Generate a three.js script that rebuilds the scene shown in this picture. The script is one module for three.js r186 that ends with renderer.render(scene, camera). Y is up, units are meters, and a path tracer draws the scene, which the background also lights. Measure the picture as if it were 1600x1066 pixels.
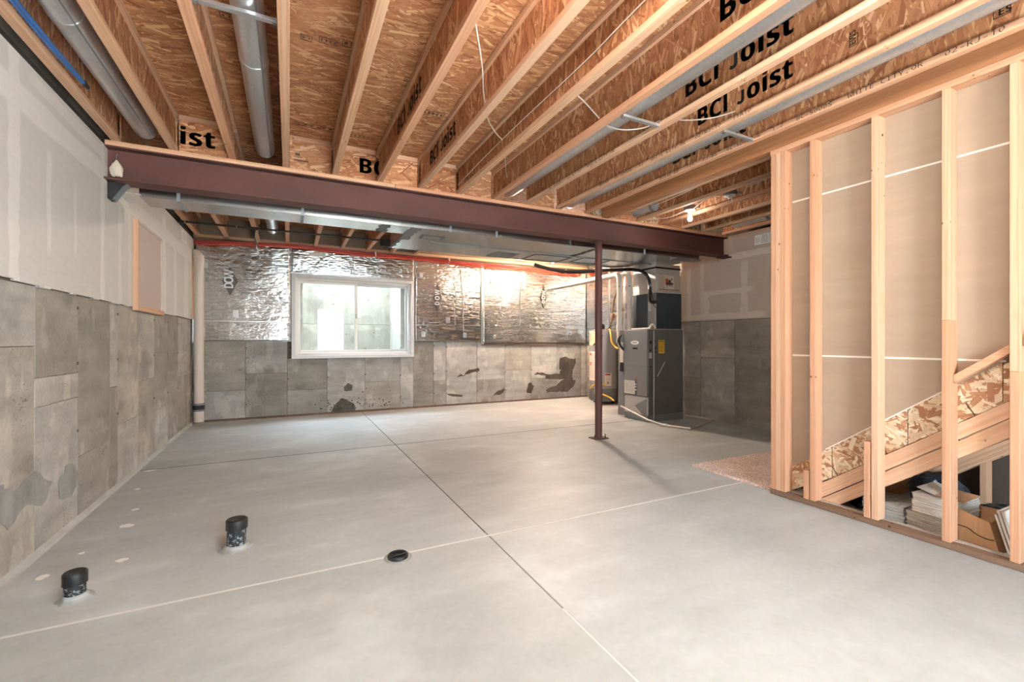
import * as THREE from 'three';
import { RoundedBoxGeometry } from 'three/addons/geometries/RoundedBoxGeometry.js';
import { mergeGeometries } from 'three/addons/utils/BufferGeometryUtils.js';
import { FontLoader } from 'three/addons/loaders/FontLoader.js';

// ---------------------------------------------------------------- camera, sky, light
const scene = new THREE.Scene();
const camera = new THREE.PerspectiveCamera(2 * Math.atan(533 / 700) * 180 / Math.PI, 1600 / 1066, 0.02, 200);
camera.position.set(0, 1.2, 0);
camera.rotation.set(0, -26.434 * Math.PI / 180, 0);
scene.background = new THREE.Color(0.70, 0.87, 1.0);      // bright overcast, the same all round
scene.backgroundIntensity = 60;
const EXPOSURE = 1.06;
const sun = new THREE.DirectionalLight(new THREE.Color(0.95, 0.98, 1.0), 350);   // falls on the patio and the floor behind the viewer
sun.name = 'sun'; sun.position.set(4, 11, 15); sun.target.position.set(0, 0, 2); sun.castShadow = true; sun.shadow.mapSize.set(2048, 2048);
Object.assign(sun.shadow.camera, { left: -12, right: 12, top: 12, bottom: -12, near: 0.5, far: 60 }); scene.add(sun, sun.target);
const BULB_WARM = new THREE.Color(1.0, 0.94, 0.86), BULB_REAR_TINT = new THREE.Color(1.0, 0.82, 0.64), BULB_FRONT = 15, BULB_REAR = 28, BULB_STAIR_FILL = 0.5;

// ---------------------------------------------------------------- helpers
let seed = 12345;
const rnd = () => { seed = (Math.imul(seed, 1664525) + 1013904223) >>> 0; return seed / 4294967296; };
const rr = (a, b) => a + (b - a) * rnd();
const V = (x, y, z) => new THREE.Vector3(x, y, z);
const used = new Map();
function numbered(n) { const k = used.get(n) ?? 0; used.set(n, k + 1); return k ? n + '_' + String(k).padStart(3, '0') : n; }
function shade(m) { m.castShadow = true; m.receiveShadow = true; return m; }
function part(name, geo, mat, parent) { const m = shade(new THREE.Mesh(geo, mat)); m.name = name; parent.add(m); return m; }
function thing(name, label, category, pos = [0, 0, 0], group) {
  const o = new THREE.Group(); o.name = numbered(name); o.position.set(...pos); scene.add(o);
  o.userData = { label, category }; if (group) o.userData.group = group; return o;
}
function struct(name, label) { const o = new THREE.Group(); o.name = name; o.userData = { kind: 'structure' }; if (label) o.userData.label = label; scene.add(o); return o; }
// uv in metres by the way each triangle faces; g is the axis the grain runs along
function uvm(geo, g = 'x', off = true) {
  const q = geo.index ? geo.toNonIndexed() : geo, p = q.attributes.position, uv = new Float32Array(p.count * 2);
  const ox = off ? rr(0, 7) : 0, oy = off ? rr(0, 7) : 0, a = V(), b = V(), c = V();
  for (let i = 0; i < p.count; i += 3) {
    a.fromBufferAttribute(p, i); b.fromBufferAttribute(p, i + 1); c.fromBufferAttribute(p, i + 2);
    const n = b.clone().sub(a).cross(c.clone().sub(a)), ax = Math.abs(n.x), ay = Math.abs(n.y), az = Math.abs(n.z);
    const pair = ax >= ay && ax >= az ? ['z', 'y'] : ay >= az ? ['x', 'z'] : ['x', 'y'];
    if (pair[1] === g) pair.reverse();
    [a, b, c].forEach((v, k) => { uv[(i + k) * 2] = v[pair[0]] + ox; uv[(i + k) * 2 + 1] = v[pair[1]] + oy; });
  }
  q.setAttribute('uv', new THREE.BufferAttribute(uv, 2)); return q;
}
// box by its limits, edges eased by r
function bx(x0, x1, y0, y1, z0, z1, r = 0, g = 'x', off = true) {
  const w = x1 - x0, h = y1 - y0, d = z1 - z0, q = r ? new RoundedBoxGeometry(w, h, d, 1, Math.min(r, w / 2.01, h / 2.01, d / 2.01)) : new THREE.BoxGeometry(w, h, d);
  q.translate((x0 + x1) / 2, (y0 + y1) / 2, (z0 + z1) / 2); return uvm(q, g, off);
}
function slopeUV(q, a) { const uv = q.attributes.uv, c = Math.cos(a), n = Math.sin(a); for (let i = 0; i < uv.count; i++) { const u = uv.getX(i), v = uv.getY(i); uv.setXY(i, u * c + v * n, v * c - u * n); } return q; }
function join(list) { return mergeGeometries(list.map((q) => { const n = q.index ? q.toNonIndexed() : q; for (const k of Object.keys(n.attributes)) if (!['position', 'normal', 'uv'].includes(k)) n.deleteAttribute(k); return n; })); }
function cyl(r0, r1, h, x, y, z, axis = 'y', seg = 20) {
  const q = new THREE.CylinderGeometry(r1, r0, h, seg); if (axis === 'x') q.rotateZ(-Math.PI / 2); if (axis === 'z') q.rotateX(Math.PI / 2); return q.translate(x, y, z);
}
function lathe(pts, seg = 24) { return new THREE.LatheGeometry(pts.map((p) => new THREE.Vector2(p[0], p[1])), seg); }
// round tube through points; bend > 0 keeps straight runs with rounded corners, bend = 0 a smooth curve
function tube(pts, r, bend = 0, seg = 8, n) {
  const P = pts.map((p) => V(...p)); let path;
  if (!bend) path = new THREE.CatmullRomCurve3(P, false, 'centripetal');
  else {
    path = new THREE.CurvePath(); let at = P[0];
    for (let i = 1; i < P.length; i++) {
      const last = i === P.length - 1, d = P[i].clone().sub(P[i - 1]).normalize();
      const q = last ? P[i] : P[i].clone().addScaledVector(d, -bend);
      path.add(new THREE.LineCurve3(at, q)); at = q;
      if (!last) { const e = P[i].clone().addScaledVector(P[i + 1].clone().sub(P[i]).normalize(), bend); path.add(new THREE.QuadraticBezierCurve3(q, P[i], e)); at = e; }
    }
  }
  return new THREE.TubeGeometry(path, n ?? Math.max(12, pts.length * 10), r, seg, false);
}
// outline in the plane z = const, y = const or x = const, thick along that axis
function slab(poly, axis, at, thick, bevel = 0, g = 'x') {
  const s = new THREE.Shape(poly.map((p) => new THREE.Vector2(p[0], p[1])));
  const q = new THREE.ExtrudeGeometry(s, { depth: thick, bevelEnabled: bevel > 0, bevelThickness: bevel, bevelSize: bevel, bevelSegments: 1, bevelOffset: -bevel });
  if (axis === 'x') q.applyMatrix4(new THREE.Matrix4().makeBasis(V(0, 0, 1), V(0, 1, 0), V(-1, 0, 0))).translate(at + thick, 0, 0);       // poly is (z, y)
  if (axis === 'y') q.applyMatrix4(new THREE.Matrix4().makeBasis(V(1, 0, 0), V(0, 0, 1), V(0, -1, 0))).translate(0, at + thick, 0);       // poly is (x, z)
  if (axis === 'z') q.translate(0, 0, at);
  return uvm(q, g);
}
const loader = new FontLoader();
const BOLD = await loader.loadAsync('fonts/droid/droid_sans_bold.typeface.json');
const REG = await loader.loadAsync('fonts/droid/droid_sans_regular.typeface.json');
const MONO = await loader.loadAsync('fonts/droid/droid_sans_mono_regular.typeface.json');
function letters(str, cap, at, right, up, font = BOLD, stretch = 1, seg = 3) {
  const size = cap / 0.714, q = new THREE.ShapeGeometry(font.generateShapes(str, size), seg); q.scale(stretch, 1, 1);
  const R = V(...right), U = V(...up); return q.applyMatrix4(new THREE.Matrix4().makeBasis(R, U, R.clone().cross(U)).setPosition(V(...at)));
}
// ---------------------------------------------------------------- textures
const LAT = new Float32Array(65536).map(() => rnd());
const lat = (x, y) => LAT[((y & 255) << 8) | (x & 255)];
function vn(x, y, px, py, s = 0) {      // value noise, period px by py cells
  const xi = Math.floor(x), yi = Math.floor(y), fx = x - xi, fy = y - yi, u = fx * fx * (3 - 2 * fx), v = fy * fy * (3 - 2 * fy);
  const x0 = ((xi % px) + px) % px, x1 = (x0 + 1) % px, y0 = ((yi % py) + py) % py, y1 = (y0 + 1) % py, o = s * 37;
  const a = lat(x0 + o, y0 + o), b = lat(x1 + o, y0 + o), c = lat(x0 + o, y1 + o), d = lat(x1 + o, y1 + o);
  return a + (b - a) * u + (c - a) * v + (a - b - c + d) * u * v;
}
function fbm(u, v, cx, cy, oct = 5, s = 0, gain = 0.5) { let t = 0, a = 1, n = 0; for (let i = 0; i < oct; i++) { t += a * vn(u * cx, v * cy, cx, cy, s + i); n += a; a *= gain; cx *= 2; cy *= 2; } return t / n; }
function tex(w, h, fn, tu, tv, srgb = true) {
  const d = new Uint8Array(w * h * 4);
  for (let j = 0; j < h; j++) for (let i = 0; i < w; i++) { const c = fn((i + 0.5) / w, (j + 0.5) / h), o = (j * w + i) * 4; d[o] = Math.min(255, Math.max(0, c[0])); d[o + 1] = Math.min(255, Math.max(0, c[1])); d[o + 2] = Math.min(255, Math.max(0, c[2])); d[o + 3] = 255; }
  const t = new THREE.DataTexture(d, w, h); if (srgb) t.colorSpace = THREE.SRGBColorSpace;
  t.wrapS = t.wrapT = THREE.RepeatWrapping; t.magFilter = THREE.LinearFilter; t.minFilter = THREE.LinearMipmapLinearFilter; t.generateMipmaps = true; t.repeat.set(1 / tu, 1 / tv); t.needsUpdate = true; return t;
}
function canvasTex(w, h, draw, tu, tv, srgb = true) {
  const c = document.createElement('canvas'); c.width = w; c.height = h; draw(c.getContext('2d'), w, h);
  const t = new THREE.CanvasTexture(c); if (srgb) t.colorSpace = THREE.SRGBColorSpace; t.wrapS = t.wrapT = THREE.RepeatWrapping; if (tu) t.repeat.set(1 / tu, 1 / tv); return t;
}
const sm = (a, b, x) => { const t = Math.min(1, Math.max(0, (x - a) / (b - a))); return t * t * (3 - 2 * t); };
const mixc = (a, b, t) => [a[0] + (b[0] - a[0]) * t, a[1] + (b[1] - a[1]) * t, a[2] + (b[2] - a[2]) * t];

function osbDraw(spread, palette, n, len) {
  return (g, w, h) => {
    g.fillStyle = palette[0]; g.fillRect(0, 0, w, h);
    for (let i = 0; i < n; i++) {
      const x = rnd() * w, y = rnd() * h, a = (rnd() + rnd() + rnd() - 1.5) * spread, L = rr(len * 0.35, len) , W = rr(6, 26), col = palette[Math.floor(rnd() * palette.length)];
      const j = [rr(-9, 9), rr(-5, 5), rr(-9, 9), rr(-5, 5)], lines = Math.floor(W / 4), tint = rr(0.06, 0.22), dark = rnd() < 0.6, sh = [];
      for (let k = 0; k < lines; k++) sh.push(rr(-W / 2, W / 2));
      for (const dx of [-w, 0, w]) for (const dy of [-h, 0, h]) {
        if (x + dx < -len || x + dx > w + len || y + dy < -len || y + dy > h + len) continue;
        g.save(); g.translate(x + dx, y + dy); g.rotate(a);
        g.fillStyle = col; g.beginPath(); g.moveTo(-L / 2 + j[0], -W / 2); g.lineTo(L / 2 + j[2], -W / 2 + j[1] * 0.3); g.lineTo(L / 2, W / 2); g.lineTo(-L / 2, W / 2 + j[3] * 0.3); g.closePath(); g.fill();
        g.strokeStyle = 'rgba(60,30,12,0.22)'; g.lineWidth = 1; g.stroke();
        g.strokeStyle = dark ? 'rgba(70,36,14,' + tint + ')' : 'rgba(255,226,180,' + tint + ')';
        for (const s of sh) { g.beginPath(); g.moveTo(-L / 2, s); g.lineTo(L / 2, s + 1.5); g.stroke(); }
        g.restore();
      }
    }
  };
}
const OSB_COL = ['#b27a52', '#b88058', '#c0885e', '#ab724b', '#cb966c', '#a06642', '#bc845a', '#d6a67d', '#a66d46', '#b27a52', '#925a36', '#e0b78f'];
const tOSB = canvasTex(2048, 2048, osbDraw(0.75, OSB_COL, 13000, 190), 2.1, 2.1);
const tOSBpale = canvasTex(1024, 1024, osbDraw(1.7, ['#c9ad8c', '#d6bf9f', '#b98f6b', '#ddc9ac', '#9a6a48', '#cdb292', '#e4d4bc', '#8f6140', '#d6bd9c', '#a57450'], 6000, 110), 1.15, 1.15);
const tLumber = (() => {
  const knots = []; for (let i = 0; i < 7; i++) knots.push([rnd(), rnd(), rr(0.006, 0.016)]);
  return tex(2048, 512, (u, v) => {
    let dv = 0, kn = 0;
    for (const [ku, kv, r] of knots) { let du = u - ku; du -= Math.round(du); let dd = v - kv; dd -= Math.round(dd); const x = du * 2.6, y = dd * 0.36, d2 = x * x * 0.45 + y * y, e = Math.exp(-d2 / (r * r * 6)); dv += e * Math.sign(dd) * 0.05; const d = Math.sqrt(x * x + y * y); kn = Math.max(kn, 1 - sm(r * 0.45, r * 1.0, d)); }
    const w = v + dv + 0.035 * (fbm(u, v, 5, 3, 3, 3) - 0.5), ring = fbm(u * 1, w, 2, 40, 2, 7), fine = fbm(u, v, 12, 220, 2, 11), big = fbm(u, v, 4, 6, 3, 15);
    let c = mixc([219, 181, 151], [198, 153, 119], sm(0.35, 0.8, ring)); c = mixc(c, [228, 196, 168], 0.6 * big); const f = 0.92 + 0.16 * fine; c = [c[0] * f, c[1] * f, c[2] * f];
    return mixc(c, [122, 76, 46], kn * 0.8);
  }, 2.6, 0.36);
})();
const tPly = tex(1024, 512, (u, v) => { const g = fbm(u, v + 0.1 * fbm(u, v, 3, 3, 3, 21), 3, 30, 4, 22), b = fbm(u, v, 3, 4, 3, 25); const c = mixc([172, 116, 76], [144, 92, 56], sm(0.3, 0.75, g)); return mixc(c, [184, 130, 88], 0.5 * b); }, 2.4, 0.6);
const tFloor = tex(2048, 2048, (u, v) => {
  const b = fbm(u, v, 4, 4, 5, 30), m = fbm(u + 0.1 * fbm(u, v, 6, 6, 3, 31), v, 9, 14, 5, 33), f = fbm(u, v, 160, 160, 2, 36), sw = fbm(u + 0.3 * v, v, 10, 40, 3, 38);
  let k = 0.91 + 0.09 * (b - 0.5) + 0.13 * (m - 0.5) + 0.035 * (f - 0.5) + 0.07 * (sw - 0.5); k += 0.04 * sm(0.60, 0.78, m); k -= 0.03 * sm(0.62, 0.8, fbm(u, v, 7, 7, 4, 40));
  const sp = vn(u * 900, v * 900, 900, 900, 43) > 0.985 ? -0.07 : 0; k += sp;
  return [196 * k, 201 * k, 201 * k];
}, 4.2, 4.2);
const wallConc = (s, pore) => tex(1024, 1024, (u, v) => {
  const b = fbm(u, v, 3, 3, 5, 50 + s), m = fbm(u, v, 11, 8, 5, 54 + s), st = fbm(u, v, 26, 3, 3, 57 + s), f = fbm(u, v, 120, 120, 2, 60);
  let k = 0.88 + 0.22 * (b - 0.5) + 0.16 * (m - 0.5) + 0.14 * (st - 0.5) + 0.08 * (f - 0.5); k += 0.10 * sm(0.6, 0.72, fbm(u, v, 5, 9, 4, 63 + s)); k -= 0.10 * sm(0.58, 0.75, fbm(u, v, 6, 4, 4, 66 + s));
  const p = vn(u * 170, v * 170, 170, 170, 69 + s) * sm(0.45, 0.75, fbm(u, v, 6, 6, 3, 71 + s)); if (p > pore) k *= 0.74;
  return [182 * k, 178 * k, 171 * k];
}, 1.7, 1.7);
const tConc = wallConc(0, 0.84), tConcB = wallConc(9, 0.8);
// drywall with bands of joint compound: bands [axis, centre, half width, from, to, strength]
function mudTex(w, h, u0, u1, v0, v1, bands, base, mud, s) {
  const t = tex(w, h, (a, b) => {
    const u = u0 + (u1 - u0) * a, v = v0 + (v1 - v0) * b, wob = (fbm(a, b, 40, 14, 4, 80 + s) - 0.5); let k = 0;
    for (const [ax, c, hw, p, q, st] of bands) { const x = ax === 'v' ? u : v, y = ax === 'v' ? v : u, d = Math.abs(x - c + wob * 0.035), end = sm(p - 0.05, p + 0.05, y + wob * 0.1) * (1 - sm(q - 0.06, q + 0.06, y + wob * 0.1)), taper = hw * (0.75 + 0.6 * (fbm(a, b, 9, 9, 2, 85 + s) - 0.3)); k = Math.max(k, st * (1 - sm(taper * 0.7, taper, d)) * end); }
    const str = fbm(a, b, 30, 90, 2, 88 + s); k *= 0.82 + 0.3 * str; const n = 0.985 + 0.03 * fbm(a, b, 200, 60, 2, 90); const c = mixc(base, mud, Math.min(1, k)); return [c[0] * n, c[1] * n, c[2] * n];
  }, u1 - u0, v1 - v0);
  t.offset.set(-u0 / (u1 - u0), -v0 / (v1 - v0)); return t;
}
const tMudL = mudTex(2048, 256, -7.95, 2.6, 1.5, 2.72, [
  ['h', 2.47, 0.085, -4.45, 2.6, 0.95], ['h', 2.62, 0.05, -4.40, -3.35, 0.7], ['v', -3.16, 0.07, 1.5, 2.7, 0.9], ['v', -3.53, 0.035, 1.72, 2.3, 0.75], ['v', -3.89, 0.03, 1.75, 2.2, 0.6], ['v', -4.36, 0.05, 1.5, 2.7, 0.9], ['v', -2.0, 0.07, 1.5, 2.7, 0.9], ['v', -0.8, 0.07, 1.5, 2.7, 0.9], ['v', 0.4, 0.07, 1.5, 2.7, 0.9], ['v', 1.6, 0.07, 1.5, 2.7, 0.9],
  ['v', -4.75, 0.06, 1.5, 2.5, 0.6], ['v', -5.0, 0.05, 1.5, 2.6, 0.5], ['v', -6.2, 0.12, 1.5, 2.6, 0.8], ['h', 2.4, 0.12, -7.9, -4.5, 0.8], ['v', -6.75, 0.1, 1.5, 2.4, 0.7], ['v', -7.4, 0.18, 1.5, 2.7, 0.6]], [201, 199, 196], [220, 218, 215], 0);
const tMudR = mudTex(1024, 256, -7.95, 2.6, 1.5, 2.72, [
  ['h', 2.42, 0.06, -4.6, 2.6, 0.9], ['v', -5.18, 0.06, 1.5, 2.35, 0.9], ['v', -4.92, 0.045, 1.55, 2.4, 0.7], ['v', -4.2, 0.07, 1.55, 2.33, 0.8], ['h', 1.93, 0.055, -4.95, -4.1, 0.85], ['h', 1.57, 0.05, -5.3, -3.9, 0.8], ['v', -4.85, 0.07, 1.55, 1.95, 0.85], ['v', -2.9, 0.07, 1.5, 2.7, 0.9], ['v', -1.7, 0.07, 1.5, 2.7, 0.9]], [190, 178, 166], [214, 206, 197], 5);
const tKraft = tex(512, 512, (u, v) => { const k = 0.97 + 0.06 * (fbm(u, v, 4, 30, 4, 95) - 0.5) + 0.05 * (fbm(u, v, 5, 5, 3, 98) - 0.5); return [166 * k, 144 * k, 124 * k]; }, 1.3, 1.3);
const tFoilBump = tex(1024, 1024, (u, v) => { const a = fbm(u + 0.05 * fbm(u, v, 7, 7, 3, 100), v + 0.02 * fbm(u, v, 9, 9, 2, 102), 12, 72, 4, 104), b = fbm(u, v, 40, 40, 3, 108); const r = 1 - Math.abs(2 * a - 1); const c = 255 * (0.7 * r + 0.3 * b); return [c, c, c]; }, 1.5, 1.5, false);
const tZinc = tex(512, 512, (u, v) => { const k = 0.985 + 0.05 * (vn(u * 90, v * 90, 90, 90, 115) - 0.5) + 0.03 * (vn(u * 220, v * 220, 220, 220, 118) - 0.5); return [222 * k, 225 * k, 227 * k]; }, 0.9, 0.9);
const tCarpet = tex(512, 512, (u, v) => { const k = 0.72 + 0.55 * vn(u * 170, v * 170, 170, 170, 125) * vn(u * 90, v * 90, 90, 90, 127) + 0.16 * fbm(u, v, 6, 6, 3, 129); return [226 * k, 203 * k, 189 * k]; }, 0.7, 0.7);
const tPages = tex(256, 512, (u, v) => { const k = 0.86 + 0.3 * (vn(u * 3, v * 64, 3, 64, 131) - 0.5) + 0.16 * (vn(u * 8, v * 200, 8, 200, 133) - 0.5); return [250 * k, 246 * k, 239 * k]; }, 0.3, 0.12);
const tCard = tex(512, 512, (u, v) => { const k = 0.95 + 0.12 * (fbm(u, v, 5, 4, 4, 135) - 0.5) + 0.04 * (vn(u * 100, v * 3, 100, 3, 137) - 0.5); return [186 * k, 146 * k, 108 * k]; }, 0.5, 0.5);
const tBeam = tex(512, 512, (u, v) => { const k = 0.95 + 0.2 * (fbm(u, v, 4, 6, 5, 140) - 0.5) + 0.06 * (vn(u * 120, v * 120, 120, 120, 142) - 0.5); return [82 * k, 44 * k, 36 * k]; }, 1.2, 1.2);
const tScuff = tex(256, 256, (u, v) => { const s = sm(0.52, 0.62, fbm(u, v, 26, 12, 4, 145)); return mixc([26, 28, 30], [168, 176, 178], s * 0.75); }, 1, 1);

// ---------------------------------------------------------------- materials
const std = (o) => new THREE.MeshStandardMaterial(o);
const M = {
  osb: std({ map: tOSB, roughness: 0.75, bumpMap: tOSB, bumpScale: 0.0012 }),
  osbB: std({ map: tOSB, color: 0xe9dfd4, roughness: 0.75 }),
  osbDeck: std({ map: tOSB, color: 0xece6dc, roughness: 0.8, bumpMap: tOSB, bumpScale: 0.001 }),
  osbPale: std({ map: tOSBpale, roughness: 0.75 }),
  lum: std({ map: tLumber, color: 0xf2ece6, roughness: 0.68 }),
  lumB: std({ map: tLumber, color: 0xece4da, roughness: 0.7 }),
  lumC: std({ map: tLumber, color: 0xe4d0c3, roughness: 0.7 }),
  plate: std({ map: tLumber, color: 0x8e8782, roughness: 0.85 }),
  ply: std({ map: tPly, roughness: 0.6 }),
  floor: std({ map: tFloor, roughness: 0.52, bumpMap: tFloor, bumpScale: 0.0006 }),
  floorB: std({ map: tFloor, color: 0xf8f8f6, roughness: 0.5, bumpMap: tFloor, bumpScale: 0.0006 }),
  jointMid: std({ color: 0x9a9894, roughness: 0.95 }), grout: std({ map: tFloor, color: 0xdcdbd7, roughness: 0.9 }), curb: std({ map: tFloor, color: 0xf0ece6, roughness: 0.95 }), curbBrown: std({ map: tConc, color: 0xa08572, roughness: 0.95 }), bluish: std({ map: tConc, color: 0xe2e8ec, roughness: 0.92 }), jointPale: std({ color: 0xdcdcd8, roughness: 0.9 }), jointDark: std({ color: 0x4e4a46, roughness: 0.95 }),
  conc: [0xffffff, 0xe9e7e4, 0xf6f2ec, 0xdedbd6, 0xffffff].map((c, i) => std({ map: i % 2 ? tConcB : tConc, color: c, roughness: 0.9, bumpMap: i % 2 ? tConcB : tConc, bumpScale: 0.002 })),
  concPale: std({ map: tConc, color: new THREE.Color(1.18, 1.16, 1.14), roughness: 0.9 }),
  concDark: std({ map: tConc, color: 0x8d8678, roughness: 0.92 }),
  grey: std({ map: tConc, color: 0x8a8a84, roughness: 0.95 }),
  patch: std({ map: tConc, color: 0x83766a, roughness: 0.95 }), patchGrey: std({ map: tConc, color: 0x8c8d86, roughness: 0.95 }),
  mudL: std({ map: tMudL, roughness: 0.92 }), mudR: std({ map: tMudR, roughness: 0.92 }),
  wallPaint: std({ color: 0xcfc9c2, roughness: 0.92 }), gypEdge: std({ color: 0xeee6dc, roughness: 0.9 }), gapDark: std({ color: 0x1a1613, roughness: 0.95 }),
  kraft: std({ map: tKraft, roughness: 0.9 }),
  foil: std({ color: 0xd8dcdd, metalness: 1, roughness: 0.17, bumpMap: tFoilBump, bumpScale: 0.005 }),
  tape: std({ color: 0xdfe2e3, metalness: 1, roughness: 0.3, bumpMap: tFoilBump, bumpScale: 0.002 }),
  print: std({ color: 0x5c5752, roughness: 0.7 }), printPale: std({ color: 0x8a8580, metalness: 0.5, roughness: 0.5 }), ink: std({ color: 0x17110d, roughness: 0.85 }), inkBrown: std({ color: 0x3a2718, roughness: 0.85 }),
  zinc: std({ map: tZinc, metalness: 0.72, roughness: 0.3 }),
  zincMirror: std({ map: tZinc, metalness: 1, roughness: 0.26 }), zincDull: std({ map: tZinc, color: 0xb8bcc0, metalness: 0.9, roughness: 0.6 }),
  mastic: std({ color: 0x6d7272, roughness: 0.85 }), masticDark: std({ color: 0x3d4242, roughness: 0.85 }),
  steel: std({ map: tBeam, roughness: 0.68 }),
  pvc: std({ color: 0xe2ded6, roughness: 0.38 }), pvcDull: std({ color: 0xd2c6bc, roughness: 0.5 }),
  rubber: std({ color: 0x1b1b1c, roughness: 0.6 }), abs: std({ color: 0x17191a, roughness: 0.42 }), absScuffed: std({ map: tScuff, roughness: 0.6 }),
  blackPipe: std({ color: 0x23211f, roughness: 0.5, metalness: 0.4 }), blackFoam: std({ color: 0x1d1c1d, roughness: 0.85 }),
  pexRed: std({ color: 0x95291f, roughness: 0.5 }), pexBlue: std({ color: 0x2c5f9b, roughness: 0.45 }), orange: std({ color: 0xc4492c, roughness: 0.5 }), copper: std({ color: 0x9a5a3c, metalness: 0.8, roughness: 0.45 }),
  cable: std({ color: 0xe4ddd2, roughness: 0.55 }), white: std({ color: 0xeeece8, roughness: 0.45 }), whiteGlossy: std({ color: 0xf2f0ec, roughness: 0.25 }), porcelain: std({ color: 0xefece6, roughness: 0.3 }),
  vinyl: std({ color: 0xd9dad8, roughness: 0.4 }), vinylGrey: std({ color: 0xb9bbba, roughness: 0.45 }),
  furnace: std({ color: 0x8b8d90, roughness: 0.4, metalness: 0.35 }), furnaceDark: std({ color: 0x68696a, roughness: 0.45, metalness: 0.3 }), coil: std({ color: 0x39434d, roughness: 0.42, metalness: 0.3 }), black: std({ color: 0x0f0f10, roughness: 0.5 }),
  tank: std({ color: 0x9b9da2, roughness: 0.35, metalness: 0.2 }), tankBase: std({ color: 0x77797c, roughness: 0.4, metalness: 0.3 }),
  yellow: std({ color: 0xe0b23a, roughness: 0.5 }), beige: std({ color: 0xb3a797, roughness: 0.7 }), red: std({ color: 0xb02a22, roughness: 0.6 }),
  carpet: std({ map: tCarpet, roughness: 1, bumpMap: tCarpet, bumpScale: 0.008 }), carpetEdge: std({ color: 0x6c5848, roughness: 1 }),
  pages: std({ map: tPages, roughness: 0.9 }), pagesBlue: std({ map: tPages, color: 0xdfe6ea, roughness: 0.9 }), pagesGrey: std({ map: tPages, color: 0xcbc4ba, roughness: 0.9 }), card: std({ map: tCard, roughness: 0.9 }), board: std({ color: 0xcdc7bd, roughness: 0.7 }), dust: std({ color: 0xaca59c, roughness: 1 }), boardFace: std({ color: 0x9b8f80, roughness: 0.8 }), bag: std({ color: 0x1e2a36, roughness: 0.35 }),
  glass: new THREE.MeshPhysicalMaterial({ color: 0xffffff, transmission: 1, roughness: 0, thickness: 0, ior: 1.5 }),
  panelGrey: std({ color: 0xbfb0a8, roughness: 0.9 }), underStairShade: std({ color: 0x4a4038, roughness: 0.95 }), wellConc: std({ map: tConc, color: 0xe2e2dc, roughness: 0.95 }),
  gravel: std({ color: 0x9a938a, roughness: 1 }), foam: std({ color: 0xe9e2d2, roughness: 0.9 }), rim: std({ map: tKraft, color: 0xb8b4ad, roughness: 0.9 }),
  bulbOn: std({ color: 0xffffff, emissive: BULB_WARM, emissiveIntensity: 14, roughness: 0.4 }), bulbDim: std({ color: 0xffffff, emissive: BULB_WARM, emissiveIntensity: 2.5, roughness: 0.4 }), bulbOff: std({ color: 0xf4f1ea, roughness: 0.3 }),
  soil: std({ color: 0x6d6a55, roughness: 1 }),
};
// ---------------------------------------------------------------- measures of the room
const XL = -1.27, XR = 5.76, ZB = -7.95, ZF = 2.6, YJ = 2.725, YD = 3.03, ZBEAM = -4.47, XS = 3.40;
const KX = (k) => (k === -3 ? -1.185 : -0.025 + 0.402 * k);

// ---------------------------------------------------------------- floor
{
  const fl = struct('floor');
  const xs = [XL - 0.01, 1.1, XR + 0.01], zs = [ZB - 0.01, -5.25, -2.54, 0.2, ZF + 0.01], g = 0.004;
  part('slab_base', bx(XL - 0.3, XR + 0.3, -0.3, -0.06, ZB - 0.3, ZF + 0.3), M.grey, fl);
  for (let i = 0; i < 2; i++) for (let j = 0; j < 4; j++) part('concrete_slab', bx(xs[i] + g, xs[i + 1] - g, -0.06, 0, zs[j] + (j === 1 || j === 3 ? 0.009 : 0.0085), zs[j + 1] - (j === 0 || j === 2 ? 0.009 : 0.0085), 0.003, 'x', false), (i + j) % 2 ? M.floor : M.floorB, fl);
  for (const z of [-5.25, 0.2]) part('joint_filler', bx(XL, XR, -0.06, -0.0012, z - 0.009, z + 0.009), M.jointDark, fl);
  part('joint_filler', bx(XL, XR, -0.06, -0.0006, -2.54 - 0.0085, -2.54 + 0.0085), M.jointPale, fl);
  part('joint_filler', bx(1.1 - g, 1.1 + g, -0.06, -0.0015, ZB, -2.6), M.jointDark, fl); part('joint_filler', bx(1.1 - g, 1.1 + g, -0.06, -0.005, -2.6, -1.7), M.jointMid, fl); part('joint_filler', bx(1.1 - g, 1.1 + g, -0.06, -0.001, -1.7, ZF), M.jointPale, fl);
  // dried drips of joint compound along the left wall
  for (const [x, z, a, b] of [[-0.95, -3.72, 0.055, 0.022], [-1.12, -3.1, 0.03, 0.02], [-1.05, -3.35, 0.02, 0.012], [-0.98, -4.05, 0.03, 0.014], [-1.1, -4.6, 0.03, 0.012], [-0.82, -3.15, 0.035, 0.016], [-1.15, -5.2, 0.06, 0.012]]) {
    const pts = []; for (let i = 0; i < 14; i++) { const t = i / 14 * Math.PI * 2, r = rr(0.7, 1.15); pts.push([x + Math.cos(t) * a * r * 0.8, z + Math.sin(t) * b * r * 1.6]); }
    part('compound_drip', slab(pts, 'y', 0, 0.0014), M.white, fl);
  }
}
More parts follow.
